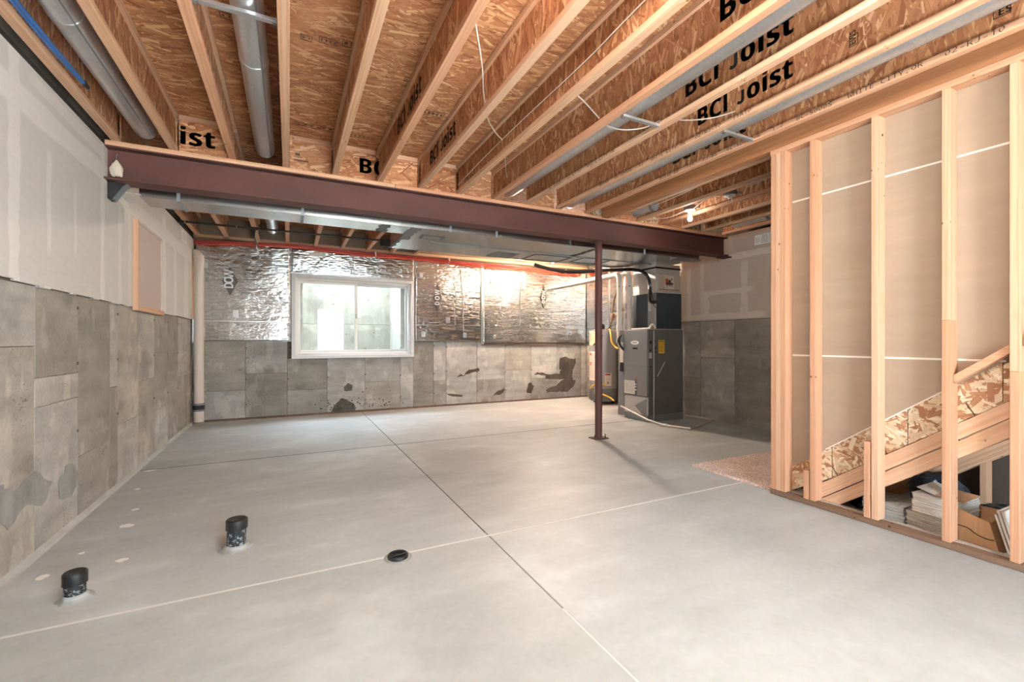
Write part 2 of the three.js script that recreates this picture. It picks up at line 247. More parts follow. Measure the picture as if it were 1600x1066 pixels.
// ---------------------------------------------------------------- left wall
function concretePanels(parent, cols, top, place) {   // cols: [from, to, [breaks], top?]
  cols.forEach(([a, b, br, t], i) => {
    const ys = [0, ...(br ?? []), t ?? top];
    for (let j = 0; j + 1 < ys.length; j++) place(a + 0.0025, b - 0.0025, ys[j] + (j ? 0.002 : -0.02), ys[j + 1] - (j + 2 < ys.length ? 0.002 : 0), rr(-0.002, 0.0015), (i * 3 + j * 2) % 5, parent);
  });
}
{
  const w = struct('wall_left');
  part('concrete_core', bx(XL - 0.25, XL - 0.012, -0.3, 3.2, ZB - 0.25, ZF + 0.25), M.concDark, w);
  const cols = [[-7.96, -7.56], [-7.56, -7.0, [0.74]], [-7.0, -6.47, [0.85]], [-6.47, -5.89, [0.46]], [-5.89, -5.33, [0.82]], [-5.33, -4.77, [0.5]], [-4.77, -4.59, [0.83]], [-4.59, -3.99, [0.42]], [-3.99, -3.42, [0.825, 0.99]], [-3.42, -2.83, [1.17]], [-2.83, -2.24, [0.6]], [-2.24, -1.63], [-1.63, -1.04, [0.8]], [-1.04, -0.45], [-0.45, 0.15, [1]], [0.15, 0.75], [0.75, 1.35, [0.5]], [1.35, 1.95], [1.95, 2.6]];
  concretePanels(w, cols, 1.505, (z0, z1, y0, y1, d, m, p) => part('concrete_panel', bx(XL - 0.03, XL + d, y0, y1, z0, z1, 0.0015, 'y'), z0 < -3.4 && z0 > -4 && y0 > 0.8 && y0 < 0.9 ? M.concPale : M.conc[m], p));
  part('grout_fillet', slab([[XL - 0.002, 0], [XL + 0.03, 0], [XL + 0.022, 0.012], [XL - 0.002, 0.03]], 'z', ZB, ZF - ZB), M.curb, w);
  for (const p of [[[-3.62, 0.36], [-3.4, 0.47], [-3.2, 0.42], [-3.1, 0.5], [-2.95, 0.42], [-2.8, 0.46], [-2.8, 0.36], [-3.0, 0.33], [-3.15, 0.25], [-3.3, 0.31], [-3.5, 0.26]], [[-4.0, 0.3], [-3.85, 0.42], [-3.7, 0.34], [-3.72, 0.22], [-3.9, 0.2]]]) { const q = []; p.forEach((a, i) => { const b = p[(i + 1) % p.length]; for (let t = 0; t < 4; t++) q.push([a[0] + (b[0] - a[0]) * t / 4 + rr(-0.015, 0.015), a[1] + (b[1] - a[1]) * t / 4 + rr(-0.015, 0.015)]); }); part('mineral_stain', slab(q, 'x', XL + 0.002, 0.001), M.bluish, w); }
  // form-tie pits
  for (const z of [-7.0, -6.47, -5.89, -4.77, -3.99]) for (const y of [1.42, 1.05, 0.6]) part('tie_mark', cyl(0.011, 0.011, 0.004, XL + 0.003, y, z + 0.012, 'x', 10), M.concDark, w);
  // drywall sheets above the concrete, joints hidden by the compound
  for (const [z0, z1] of [[ZB, -6.75], [-6.75, -4.36], [-4.36, -3.16], [-3.16, -0.8], [-0.8, 1.6], [1.6, ZF]]) part('drywall_panel', bx(XL - 0.012, XL + 0.02, 1.512 + rr(-0.004, 0.006), 2.685, z0, z1, 0, 'z', false), M.mudL, w);
  part('shadow_gap', bx(XL - 0.012, XL + 0.006, 1.504, 1.516, ZB, ZF), M.concDark, w);
  part('sill_gap_shade', bx(XL - 0.012, XL + 0.008, 2.685, 2.73, ZB, ZF), M.gapDark, w);  // near-black bar painted in place of the shade above the drywall
  // smears of compound on the ledge
  for (const [z, l] of [[-3.55, 0.14], [-4.3, 0.12], [-4.75, 0.2], [-5.0, 0.1], [-3.9, 0.06]]) part('compound_drip', bx(XL - 0.005, XL + 0.022, 1.500, 1.517, z, z + l, 0.004), M.mudL, w);
}
// ---------------------------------------------------------------- back wall, window opening x .03-1.985, y .92-2.262
const WX0 = 0.03, WX1 = 1.985, WY0 = 0.918, WY1 = 2.268;
{
  const w = struct('wall_back');
  for (const b of [[XL - 0.25, WX0, -0.3, 3.2], [WX1, XR + 0.25, -0.3, 3.2], [WX0, WX1, -0.3, WY0], [WX0, WX1, WY1, 3.2]]) part('concrete_core', bx(...b, ZB - 0.25, ZB - 0.012), M.concDark, w);
  const cols = [[-1.27, -0.6, [0.45]], [-0.6, -0.027, [0.7]], [-0.027, 0.556, [0.418], WY0], [0.556, 1.152, null, WY0], [1.152, 1.748, [0.5], WY0], [1.748, 1.985, null, WY0], [1.985, 2.35], [2.35, 2.593, [0.4, 0.47]], [2.593, 3.203], [3.203, 3.798, [0.46]], [3.798, 4.385, [0.62]], [4.385, 4.996, [0.44]], [4.996, 5.6], [5.6, 5.76]];
  concretePanels(w, cols, 1.28, (x0, x1, y0, y1, d, m, p) => part('concrete_panel', bx(x0, x1, y0, y1, ZB - 0.03, ZB + d, 0.003, 'y'), M.conc[m], p));
  for (const x of [-0.6, -0.027, 0.556, 1.152, 1.748, 2.35, 2.593, 3.203, 3.798, 4.385, 4.996]) for (const y of [1.1, 0.62, 0.22]) part('tie_mark', cyl(0.011, 0.011, 0.004, x + 0.01, y + rr(-0.03, 0.03), ZB + 0.003, 'z', 10), M.concDark, w);
  const stains = [[M.patch, [[5.056, 0.833], [5.202, 0.875], [5.329, 0.828], [5.457, 0.826], [5.457, 0.683], [5.393, 0.577], [5.393, 0.363], [5.479, 0.369], [5.393, 0.22], [5.265, 0.12], [5.056, 0.148], [4.933, 0.137], [4.75, 0.146], [4.75, 0.207], [4.974, 0.275], [5.181, 0.398], [4.892, 0.418], [4.73, 0.424], [4.71, 0.494], [4.472, 0.519], [4.492, 0.552], [4.61, 0.566], [4.73, 0.51], [5.056, 0.517], [5.098, 0.604], [5.046, 0.605]]],
    [M.patch, [[4.317, 0.337], [4.375, 0.361], [4.453, 0.281], [4.414, 0.197], [4.375, 0.148], [4.278, 0.161]]], [M.patchGrey, [[0.818, 0.457], [0.894, 0.494], [0.945, 0.452], [0.957, 0.357], [0.818, 0.364]]], [M.patchGrey, [[0.619, 0.02], [0.693, 0.171], [0.793, 0.259], [0.97, 0.154], [1.009, 0.02]]],
    [M.patch, [[2.799, 0.534], [2.878, 0.57], [2.942, 0.559], [3.038, 0.647], [3.233, 0.687], [3.266, 0.625], [3.07, 0.6], [2.942, 0.544]]], [M.patch, [[2.613, 0.23], [2.91, 0.179], [2.91, 0.149], [2.628, 0.185]]], [M.patch, [[3.534, 0.136], [3.636, 0.224], [3.774, 0.264], [3.757, 0.171], [3.602, 0.148]]]];
  for (const [m, p] of stains) {
    const q = []; p.forEach((a, i) => { const b = p[(i + 1) % p.length]; for (let t = 0; t < 3; t++) q.push([a[0] + (b[0] - a[0]) * t / 3 + rr(-0.012, 0.012), a[1] + (b[1] - a[1]) * t / 3 + rr(-0.012, 0.012)]); });
    part('damp_patch', slab(q, 'z', ZB + 0.003, 0.0015), m, w);
  }
  // bug holes low on the wall under the window
  const holes = []; for (let i = 0; i < 90; i++) { const x = 0.3 + 1.5 * rnd(), y = 0.06 + 0.34 * rnd() * rnd() + (x > 1.1 ? 0.02 : 0), r = rr(0.004, 0.013); holes.push(cyl(r, r * 0.8, 0.002, x, y, ZB + 0.0035, 'z', 7)); }
  const h = part('bug_holes', join(holes), M.gapDark, w); h.userData.kind = 'stuff';
  part('grout_fillet', slab([[ZB, 0], [ZB + 0.014, 0], [ZB, 0.03]], 'x', XL, XR - XL), M.curbBrown, w);
}
// ---------------------------------------------------------------- right wall, front wall, ceiling deck
{
  const w = struct('wall_right');
  part('concrete_core', bx(XR + 0.012, XR + 0.25, -0.3, 3.2, ZB - 0.25, ZF + 0.25), M.concDark, w);
  const cols = []; for (let z = -7.96, i = 0; z < ZF; z += 0.6, i++) cols.push([z, Math.min(z + 0.6, ZF), i % 3 === 1 ? [0.62] : i % 3 === 2 ? [0.95] : null]);
  concretePanels(w, cols, 1.505, (z0, z1, y0, y1, d, m, p) => part('concrete_panel', bx(XR - d, XR + 0.03, y0, y1, z0, z1, 0.003, 'y'), M.conc[m], p));
  for (const [z0, z1] of [[ZB, -4.92], [-4.92, -2.9], [-2.9, -0.5], [-0.5, ZF]]) part('drywall_panel', bx(XR - 0.014, XR + 0.012, 1.51, 2.70, z0, z1, 0, 'z', false), M.mudR, w);
  part('top_plate', bx(XR - 0.02, XR + 0.012, 2.70, YJ, ZB, ZF, 0, 'z'), M.lum, w);
  const f = struct('wall_front');          // behind the camera, with a glazed patio door that lets the daylight in
  for (const b of [[XL - 0.25, 0.93, -0.3, 3.2], [1.95, XR + 0.25, -0.3, 3.2], [0.93, 1.95, 2.45, 3.2], [0.93, 1.95, -0.3, 0.02]]) part('drywall_panel', bx(...b, ZF, ZF + 0.2), M.wallPaint, f);
  const glaze = (name, x0, x1, y0, y1) => { const d = struct(name), t = 0.05; for (const b of [[x0, x0 + t, y0, y1], [x1 - t, x1, y0, y1], [x0 + t, x1 - t, y1 - t, y1], [x0 + t, x1 - t, y0, y0 + t]]) part('frame', bx(...b, ZF + 0.06, ZF + 0.14, 0.004), M.vinyl, d); part('pane', bx(x0 + t, x1 - t, y0 + t, y1 - t, ZF + 0.098, ZF + 0.102), M.glass, d); };
  glaze('door_1', 0.93, 1.95, 0.02, 2.45);
  const g = struct('ground'); part('added_bounce_patio', bx(-12, 14, -0.4, -0.12, ZF + 0.25, 16), M.floor, g); part('soil', bx(-60, 60, -0.8, -0.42, ZF + 0.25, 80), M.soil, g);  // unseen pale patio, added to bounce daylight up to the ceiling
  const u = struct('added_storey_block'); part('wall', bx(XL - 0.3, XR + 0.3, 3.2, 6.2, ZB - 0.25, ZF + 0.25), M.wallPaint, u);  // unseen house block, added to keep sun and sky off the window well
  const c = struct('ceiling');
  part('light_block_deck', bx(XL - 0.25, XR + 0.25, YD + 0.019, 3.2, ZB - 0.25, ZF + 0.25), M.gapDark, c);  // unseen backing slab, added to stop sky light leaking between the panels
  for (let j = 0, z = ZB; z < ZF; j++) { const z1 = Math.min(j ? z + 1.22 : -7.0, ZF); let x = XL - 0.02, i = 0; while (x < XR) { const x1 = Math.min(i ? x + 2.44 : x + (j % 2 ? 1.22 : 2.44), XR + 0.02); part('subfloor_panel', bx(x + 0.0012, x1 - 0.0012, YD, YD + 0.019, z + 0.002, z1 - 0.002, 0, 'x'), M.osbDeck, c); x = x1; i++; } z = z1; }
  // stamps printed on the panels
  const stamp = (x, z, w2, d2, n) => { const q = [bx(x, x + w2, YD - 0.0012, YD, z, z + 0.004), bx(x, x + w2, YD - 0.0012, YD, z + d2, z + d2 + 0.004), bx(x, x + 0.004, YD - 0.0012, YD, z, z + d2), bx(x + w2, x + w2 + 0.004, YD - 0.0012, YD, z, z + d2)]; for (let i = 0; i < n; i++) q.push(bx(x + 0.012 + i * w2 / n, x + i * w2 / n + 0.5 * w2 / n + 0.008, YD - 0.0012, YD, z + 0.02, z + d2 - 0.015)); const m = part('printed_stamp', join(q), M.inkBrown, c); return m; };
  for (const [x, z, a, b, n] of [[0.06, -3.0, 0.06, 0.05, 2], [0.16, -2.98, 0.10, 0.06, 4], [0.29, -2.95, 0.05, 0.06, 1], [0.05, -4.2, 0.3, 0.05, 6], [0.72, -3.16, 0.045, 0.05, 2], [-0.66, -2.45, 0.07, 0.06, 2], [-0.56, -2.43, 0.12, 0.05, 5], [0.47, -4.22, 0.22, 0.05, 6], [0.95, -3.55, 0.17, 0.07, 5], [-0.78, -2.9, 0.06, 0.05, 2], [-0.35, -3.0, 0.12, 0.05, 4], [-0.32, -4.05, 0.1, 0.05, 4]]) stamp(x, z, a, b, n);
}
// ---------------------------------------------------------------- basement window and its well
{
  const w = struct('window_1'), z1 = ZB + 0.055;
  for (const b of [[WX0, WX0 + 0.055, WY0, WY1], [WX1 - 0.055, WX1, WY0, WY1], [WX0 + 0.055, WX1 - 0.055, WY1 - 0.055, WY1], [WX0 + 0.055, WX1 - 0.055, WY0, WY0 + 0.05]]) part('window_buck', bx(...b, ZB - 0.25, z1, 0.004), M.vinyl, w);
  for (const b of [[0.085, 0.125, 0.968, 2.213], [1.89, 1.93, 0.968, 2.213], [0.125, 1.89, 2.173, 2.213], [0.125, 1.89, 0.968, 1.01]]) part('window_frame', bx(...b, ZB - 0.15, ZB + 0.01, 0.005), M.white, w);
  const sash = (x0, x1, y0, y1, z, m) => { const s = new THREE.Group(); s.name = 'sash'; w.add(s); const t = 0.042; for (const b of [[x0, x0 + t, y0, y1], [x1 - t, x1, y0, y1], [x0 + t, x1 - t, y1 - t, y1], [x0 + t, x1 - t, y0, y0 + t]]) part('sash_rail', bx(...b, z - 0.03, z, 0.004), m, s); part('pane', bx(x0 + t - 0.005, x1 - t + 0.005, y0 + t - 0.005, y1 - t + 0.005, z - 0.017, z - 0.013), M.glass, s); };
  sash(0.12, 1.035, 1.005, 2.178, ZB - 0.03, M.white); sash(0.995, 1.895, 1.008, 2.176, ZB - 0.075, M.vinyl);
  part('sash_latch', bx(1.0, 1.03, 1.58, 1.66, ZB - 0.032, ZB - 0.012, 0.005), M.vinylGrey, w);
  const l = struct('window_well');
  part('well_wall', bx(-0.1, 2.3, 0.4, 1.517, -9.4, -9.15, 0.004, 'x'), M.wellConc, l); part('well_wall', bx(-0.1, 2.3, 1.523, 2.75, -9.4, -9.15, 0.004, 'x'), M.wellConc, l);
  part('well_wall', bx(-0.05, 0.2, 0.4, 2.75, -9.15, ZB - 0.25, 0.004, 'z'), M.wellConc, l); part('well_wall', bx(1.81, 2.06, 0.4, 2.75, -9.15, ZB - 0.25, 0.004, 'z'), M.wellConc, l);
  for (const [x, y] of [[0.55, 1.38], [0.98, 1.33], [1.5, 1.36], [0.75, 1.9], [1.4, 2.0]]) part('tie_mark', cyl(0.014, 0.014, 0.004, x, y, -9.149, 'z', 10), M.concDark, l);
  part('gravel_bed', bx(0.2, 1.81, 0.4, 0.93, -9.15, ZB - 0.25), M.gravel, l);
}
// ---------------------------------------------------------------- floor joists
const FH = 0.038, FW = 0.054, LX = [-1, 0, 0];
function joist(k, z0, z1, label, group, i, side = true) {
  const x = KX(k), t = thing('floor_joist', label, 'joist', [x, YJ, z1], group), L = z1 - z0;
  part('bottom_flange', bx(-FW / 2, FW / 2, 0, FH, -L, 0, 0.004, 'z'), [M.lum, M.lumB, M.lumC][((i % 3) + 3) % 3], t);
  part('web', bx(-0.005, 0.005, FH, YD - YJ - FH, -L, 0, 0, 'y'), i % 2 ? M.osb : M.osbB, t);
  part('top_flange', bx(-FW / 2, FW / 2, YD - YJ - FH, YD - YJ, -L, 0, 0.003, 'z'), M.lum, t);
  return t;
}
const ORD = ['first', 'second', 'third', 'fourth', 'fifth', 'sixth', 'seventh', 'eighth', 'ninth', 'tenth', 'eleventh', 'twelfth', 'thirteenth', 'fourteenth', 'fifteenth', 'sixteenth', 'seventeenth', 'eighteenth'];
const FRONT = ['I-joist lying along the left wall before the steel beam, blue tube on it', 'I-joist just right of the slim round duct nearest the left wall', 'I-joist just left of the wide bright round duct, third from the left wall', 'I-joist just right of the wide round duct, its flange running almost straight to the viewer', 'second I-joist right of the wide round duct, stamped subfloor on its left', 'third I-joist right of the wide round duct, dark joist lettering near mid web', 'orange lit I-joist with lettering on its web close to the steel beam', 'brightest orange I-joist with a thin cable stapled along its web', 'I-joist whose flange runs directly above left of the long silver duct', 'I-joist right of the long silver duct, biggest black lettering on its web', 'I-joist with lettering and white cable end, just left of the blue-grey duct', 'last lettered I-joist right of the blue-grey duct, beside the solid beam over the stud wall'];
const J = {};
for (let k = -3; k <= 8; k++) J[k] = joist(k, -4.43, ZF, FRONT[k + 3], 'wooden I-joists before the steel beam', k + 6);
for (let k = 9; k <= 14; k++) J[k] = joist(k, -4.43, ZF, [ 'I-joist nearest beyond the solid beam, over the carpet and stairs', 'I-joist just left of the two lamp sockets over the stairs', 'I-joist just right of the two lamp sockets over the stairs', 'second I-joist right of the lamp sockets over the stairs', 'third I-joist right of the lamp sockets, short duct pieces beside it', 'I-joist closest to the right drywall above the white vent'][k - 9], 'wooden I-joists over the stair side', k);
for (let k = -3; k <= 5; k++) joist(k, -7.90, -4.51, 'I-joist seen below the narrow duct behind the steel beam, ' + ORD[k + 3] + ' from the left wall', 'wooden I-joists behind the steel beam', k + 5);
// printing on the joist webs and flanges, read from the left side
function heavy(str, cap, at, right, up, stretch) {     // bold stencil letters; the J stands on the line
  const q = [], R = V(...right), P = V(...at); let s = str;
  if (str[0] === 'J') {
    const j = new THREE.Shape(); [[0.36, 1], [0.62, 1], [0.62, 0.3], [0.58, 0.12], [0.47, 0.02], [0.3, -0.02], [0.12, 0.02], [0.0, 0.12], [0.1, 0.32], [0.2, 0.24], [0.29, 0.23], [0.35, 0.27], [0.36, 0.36]].forEach((p, i) => (i ? j.lineTo(p[0] * cap, p[1] * cap) : j.moveTo(p[0] * cap, p[1] * cap)));
    const g = new THREE.ShapeGeometry(j), U = V(...up); g.applyMatrix4(new THREE.Matrix4().makeBasis(R, U, R.clone().cross(U)).setPosition(P)); q.push(g); P.addScaledVector(R, cap * 0.74); s = str.slice(1);
  }
  for (const d of [0, 0.05]) q.push(letters(s, cap, P.clone().addScaledVector(R, d * cap).toArray(), right, up, BOLD, stretch));
  return join(q);
}
function webText(k, str, z, y, cap = 0.09, font = BOLD, m = M.ink) { part('lettering', heavy(str, cap, [-0.0062, y - YJ, z - ZF], [0, 0, 1], [0, 1, 0], 1.02), m, J[k]); }
webText(6, 'BCl', -2.19, 2.832); webText(6, 'Joist', -1.84, 2.832); webText(7, 'BCl', -2.44, 2.835); webText(7, 'Joist', -2.09, 2.835); webText(8, 'BCl', -3.07, 2.835); webText(8, 'Joist', -2.70, 2.835);
webText(5, 'BCl', -1.60, 2.832); webText(5, 'Joist', -1.25, 2.832); webText(2, 'BCl', -3.62, 2.835); webText(2, 'Joist', -3.27, 2.835); webText(3, 'BCl', -4.1, 2.835); webText(3, 'Joist', -3.75, 2.835);
webText(8, '2010', -0.98, 2.885, 0.03); webText(8, 'ES', -0.93, 2.83, 0.024); part('lettering', letters('EWS', 0.022, [-0.0062, 2.832 - YJ, -1.362 - ZF], [0, 1, 0], [0, 0, -1], BOLD, 0.95), M.ink, J[7]);
for (const [k, z, s] of [[6, -3.9, 'BC 5000s   12 RJ-10   WHITE CITY,OR'], [7, -3.6, 'BOISE   BC-5000S   17   WHITE CITY,OR   02-RJ-10   11A10'], [8, -3.2, 'BOISE KM   12A   FJ-MS   BC-5000S-R   1.7   BC-5000S   WHITE CITY,OR   02-RJ-10']]) part('lettering', letters(s, 0.02, [-FW / 2 - 0.0012, 0.009, z - ZF], [0, 0, 1], [0, 1, 0], MONO, 1.25, 1), M.inkBrown, J[k]).userData.kind = 'stuff';
// stamp frames round the two small prints
for (const [k, z0, z1, y0, y1] of [[8, -1.0, -0.84, 2.875, 2.925], [8, -0.945, -0.885, 2.822, 2.862], [7, -1.393, -1.353, 2.827, 2.887]]) { const t = 0.003, X = [-0.0065, -0.005]; part('lettering', join([bx(...X, y0 - YJ, y0 + t - YJ, z0 - ZF, z1 - ZF), bx(...X, y1 - YJ, y1 + t - YJ, z0 - ZF, z1 - ZF), bx(...X, y0 - YJ, y1 - YJ, z0 - ZF, z0 + t - ZF), bx(...X, y0 - YJ, y1 - YJ, z1 - ZF, z1 + t - ZF)]), M.ink, J[k]).userData.kind = 'stuff'; }
// blocking between the joists on the steel beam
const BLOCK = { '-2': ['OSB blocking over the steel beam with the letters ist, between the second and third joists', 'ist'], 0: ['OSB blocking with a printed stamp, first right of the wide round duct', null], 1: ['OSB blocking over the steel beam with large black letters BC', 'BC'], 2: ['plain OSB blocking just right of the lettered BC block', null], 3: ['plain OSB blocking with faint low print, second right of the BC block', null], 4: ['plain OSB blocking left of the joist above the long silver duct', null], 6: ['OSB blocking on the beam between the two right-hand silver ducts', null], 8: ['OSB blocking at the beam right of the blue-grey duct', null], 10: ['pale blocking on the beam below the lamp with a bulb', null], 12: ['pale blocking near the right end of the steel beam', null] };
for (const k of Object.keys(BLOCK).map(Number)) {
  const x0 = KX(k) + FW / 2 + 0.002, x1 = KX(k + 1) - FW / 2 - 0.002, t = thing('blocking_panel', BLOCK[k][0], 'blocking', [(x0 + x1) / 2, YJ, -4.46], 'blocking between the joists'), h = (x1 - x0) / 2;
  part('panel', bx(-h, h, 0.0, YD - YJ - 0.04, -0.012, 0.012, 0, 'x'), k >= 8 ? M.osbPale : k % 2 ? M.osbB : M.osb, t);
  part('flange', bx(-h, h, YD - YJ - 0.04, YD - YJ, -0.027, 0.027, 0.003, 'x'), M.lum, t);
  if (BLOCK[k][1]) part('lettering', heavy(BLOCK[k][1], 0.1, [BLOCK[k][1] === 'BC' ? 0.0 : -0.18, 0.075, 0.0132], [1, 0, 0], [0, 1, 0], 1.1), M.ink, t);
  if (k === 0) part('lettering', join([bx(-0.14, -0.07, 0.12, 0.125, 0.012, 0.0132), bx(-0.14, -0.07, 0.17, 0.175, 0.012, 0.0132), bx(-0.13, -0.09, 0.135, 0.16, 0.012, 0.0132), bx(-0.14, -0.02, 0.09, 0.10, 0.012, 0.0132)]), M.inkBrown, t);
}
// solid beam over the stud wall, rim board on the back wall
{
  const t = thing('laminated_beam', 'solid laminated wood beam lying on the stud wall, right of the lettered joists', 'beam', [XS + 0.05, 2.70, 0]);
  part('beam_ply', bx(-0.04, 0.002, 0, YD - 2.70, -4.40, ZF, 0.003, 'z'), M.ply, t); part('beam_ply', bx(0.003, 0.045, 0, YD - 2.70, -4.40, ZF, 0.003, 'z'), M.ply, t);
  const r = thing('rim_board', 'grey-beige board closing the joist ends on top of the back wall', 'board', [0, YJ, ZB + 0.03]);
  part('board', bx(XL + 0.02, XR - 0.02, 0.04, YD - YJ - 0.003, -0.018, 0.018), M.rim, r); part('sill_plate', bx(XL + 0.02, XR - 0.02, 0, 0.038, -0.04, 0.04, 0.003), M.lumB, r);
}
// ---------------------------------------------------------------- steel beam, plate, post
{
  const t = thing('steel_beam', 'dark red-brown steel I-beam spanning the room under the joists', 'beam', [0, 2.426, ZBEAM]), x0 = XL + 0.02, x1 = 5.66;
  part('bottom_flange', bx(x0, x1, 0, 0.012, -0.09, 0.09, 0.003), M.steel, t); part('top_flange', bx(x0, x1, 0.249, 0.261, -0.075, 0.075, 0.003), M.steel, t); part('web', bx(x0, x1, 0.012, 0.249, -0.005, 0.005), M.steel, t);
  part('bearing_plate', bx(5.6, XR - 0.012, -0.016, 0, -0.07, 0.07, 0.003), M.steel, t);
  const p = thing('beam_plate', 'long pale wood plate lying on top of the steel beam', 'plate', [0, 2.687, ZBEAM]);
  part('plank', bx(XL + 0.02, 0.92, 0, 0.038, -0.07, 0.07, 0.004), M.lum, p); part('plank', bx(0.923, 5.68, 0, 0.038, -0.07, 0.07, 0.004), M.lumC, p);
  const q = thing('steel_post', 'slim red-brown steel post standing on the slab under the beam', 'post', [3.414, 0, ZBEAM]);
  part('pipe', cyl(0.044, 0.044, 2.40, 0, 1.21, 0, 'y', 28), M.steel, q); part('cap_plate', bx(-0.09, 0.09, 2.412, 2.426, -0.075, 0.075, 0.002), M.steel, q); part('base_plate', bx(-0.10, 0.10, 0, 0.012, -0.075, 0.075, 0.002), M.steel, q);
  for (const s of [-1, 1]) part('anchor_bolt', join([cyl(0.006, 0.006, 0.05, s * 0.078, 0.03, 0.03), cyl(0.011, 0.011, 0.009, s * 0.078, 0.0165, 0.03, 'y', 6)]), M.blackPipe, q);
  const f = thing('foam_lump', 'small white lump of sealing foam on the left end of the steel beam', 'foam', [XL + 0.085, 2.52, ZBEAM + 0.035]);
  const g = new THREE.SphereGeometry(0.05, 24, 16), a = g.attributes.position; for (let i = 0; i < a.count; i++) { const n = V().fromBufferAttribute(a, i), k = 1 + 0.25 * Math.sin(n.x * 90 + n.y * 40) * Math.cos(n.z * 70); a.setXYZ(i, n.x * k * 0.75, n.y * k * 1.2, n.z * k * 0.6); } g.computeVertexNormals(); part('foam', g, M.foam, f);
  part('nail', tube([[0, 0.06, 0], [-0.005, 0.09, 0.004], [0.002, 0.12, 0]], 0.002), M.zincDull, f);
  const k = thing('beam_pocket', 'black bearing pocket under the left end of the steel beam', 'bracket', [XL + 0.02, 2.426, ZBEAM - 0.04]);
  part('wedge', slab([[0, -0.13], [0.03, -0.13], [0.09, -0.03], [0.12, 0], [0, 0]], 'z', -0.05, 0.10, 0.006), M.abs, k);  // solid wedge, black all over
}
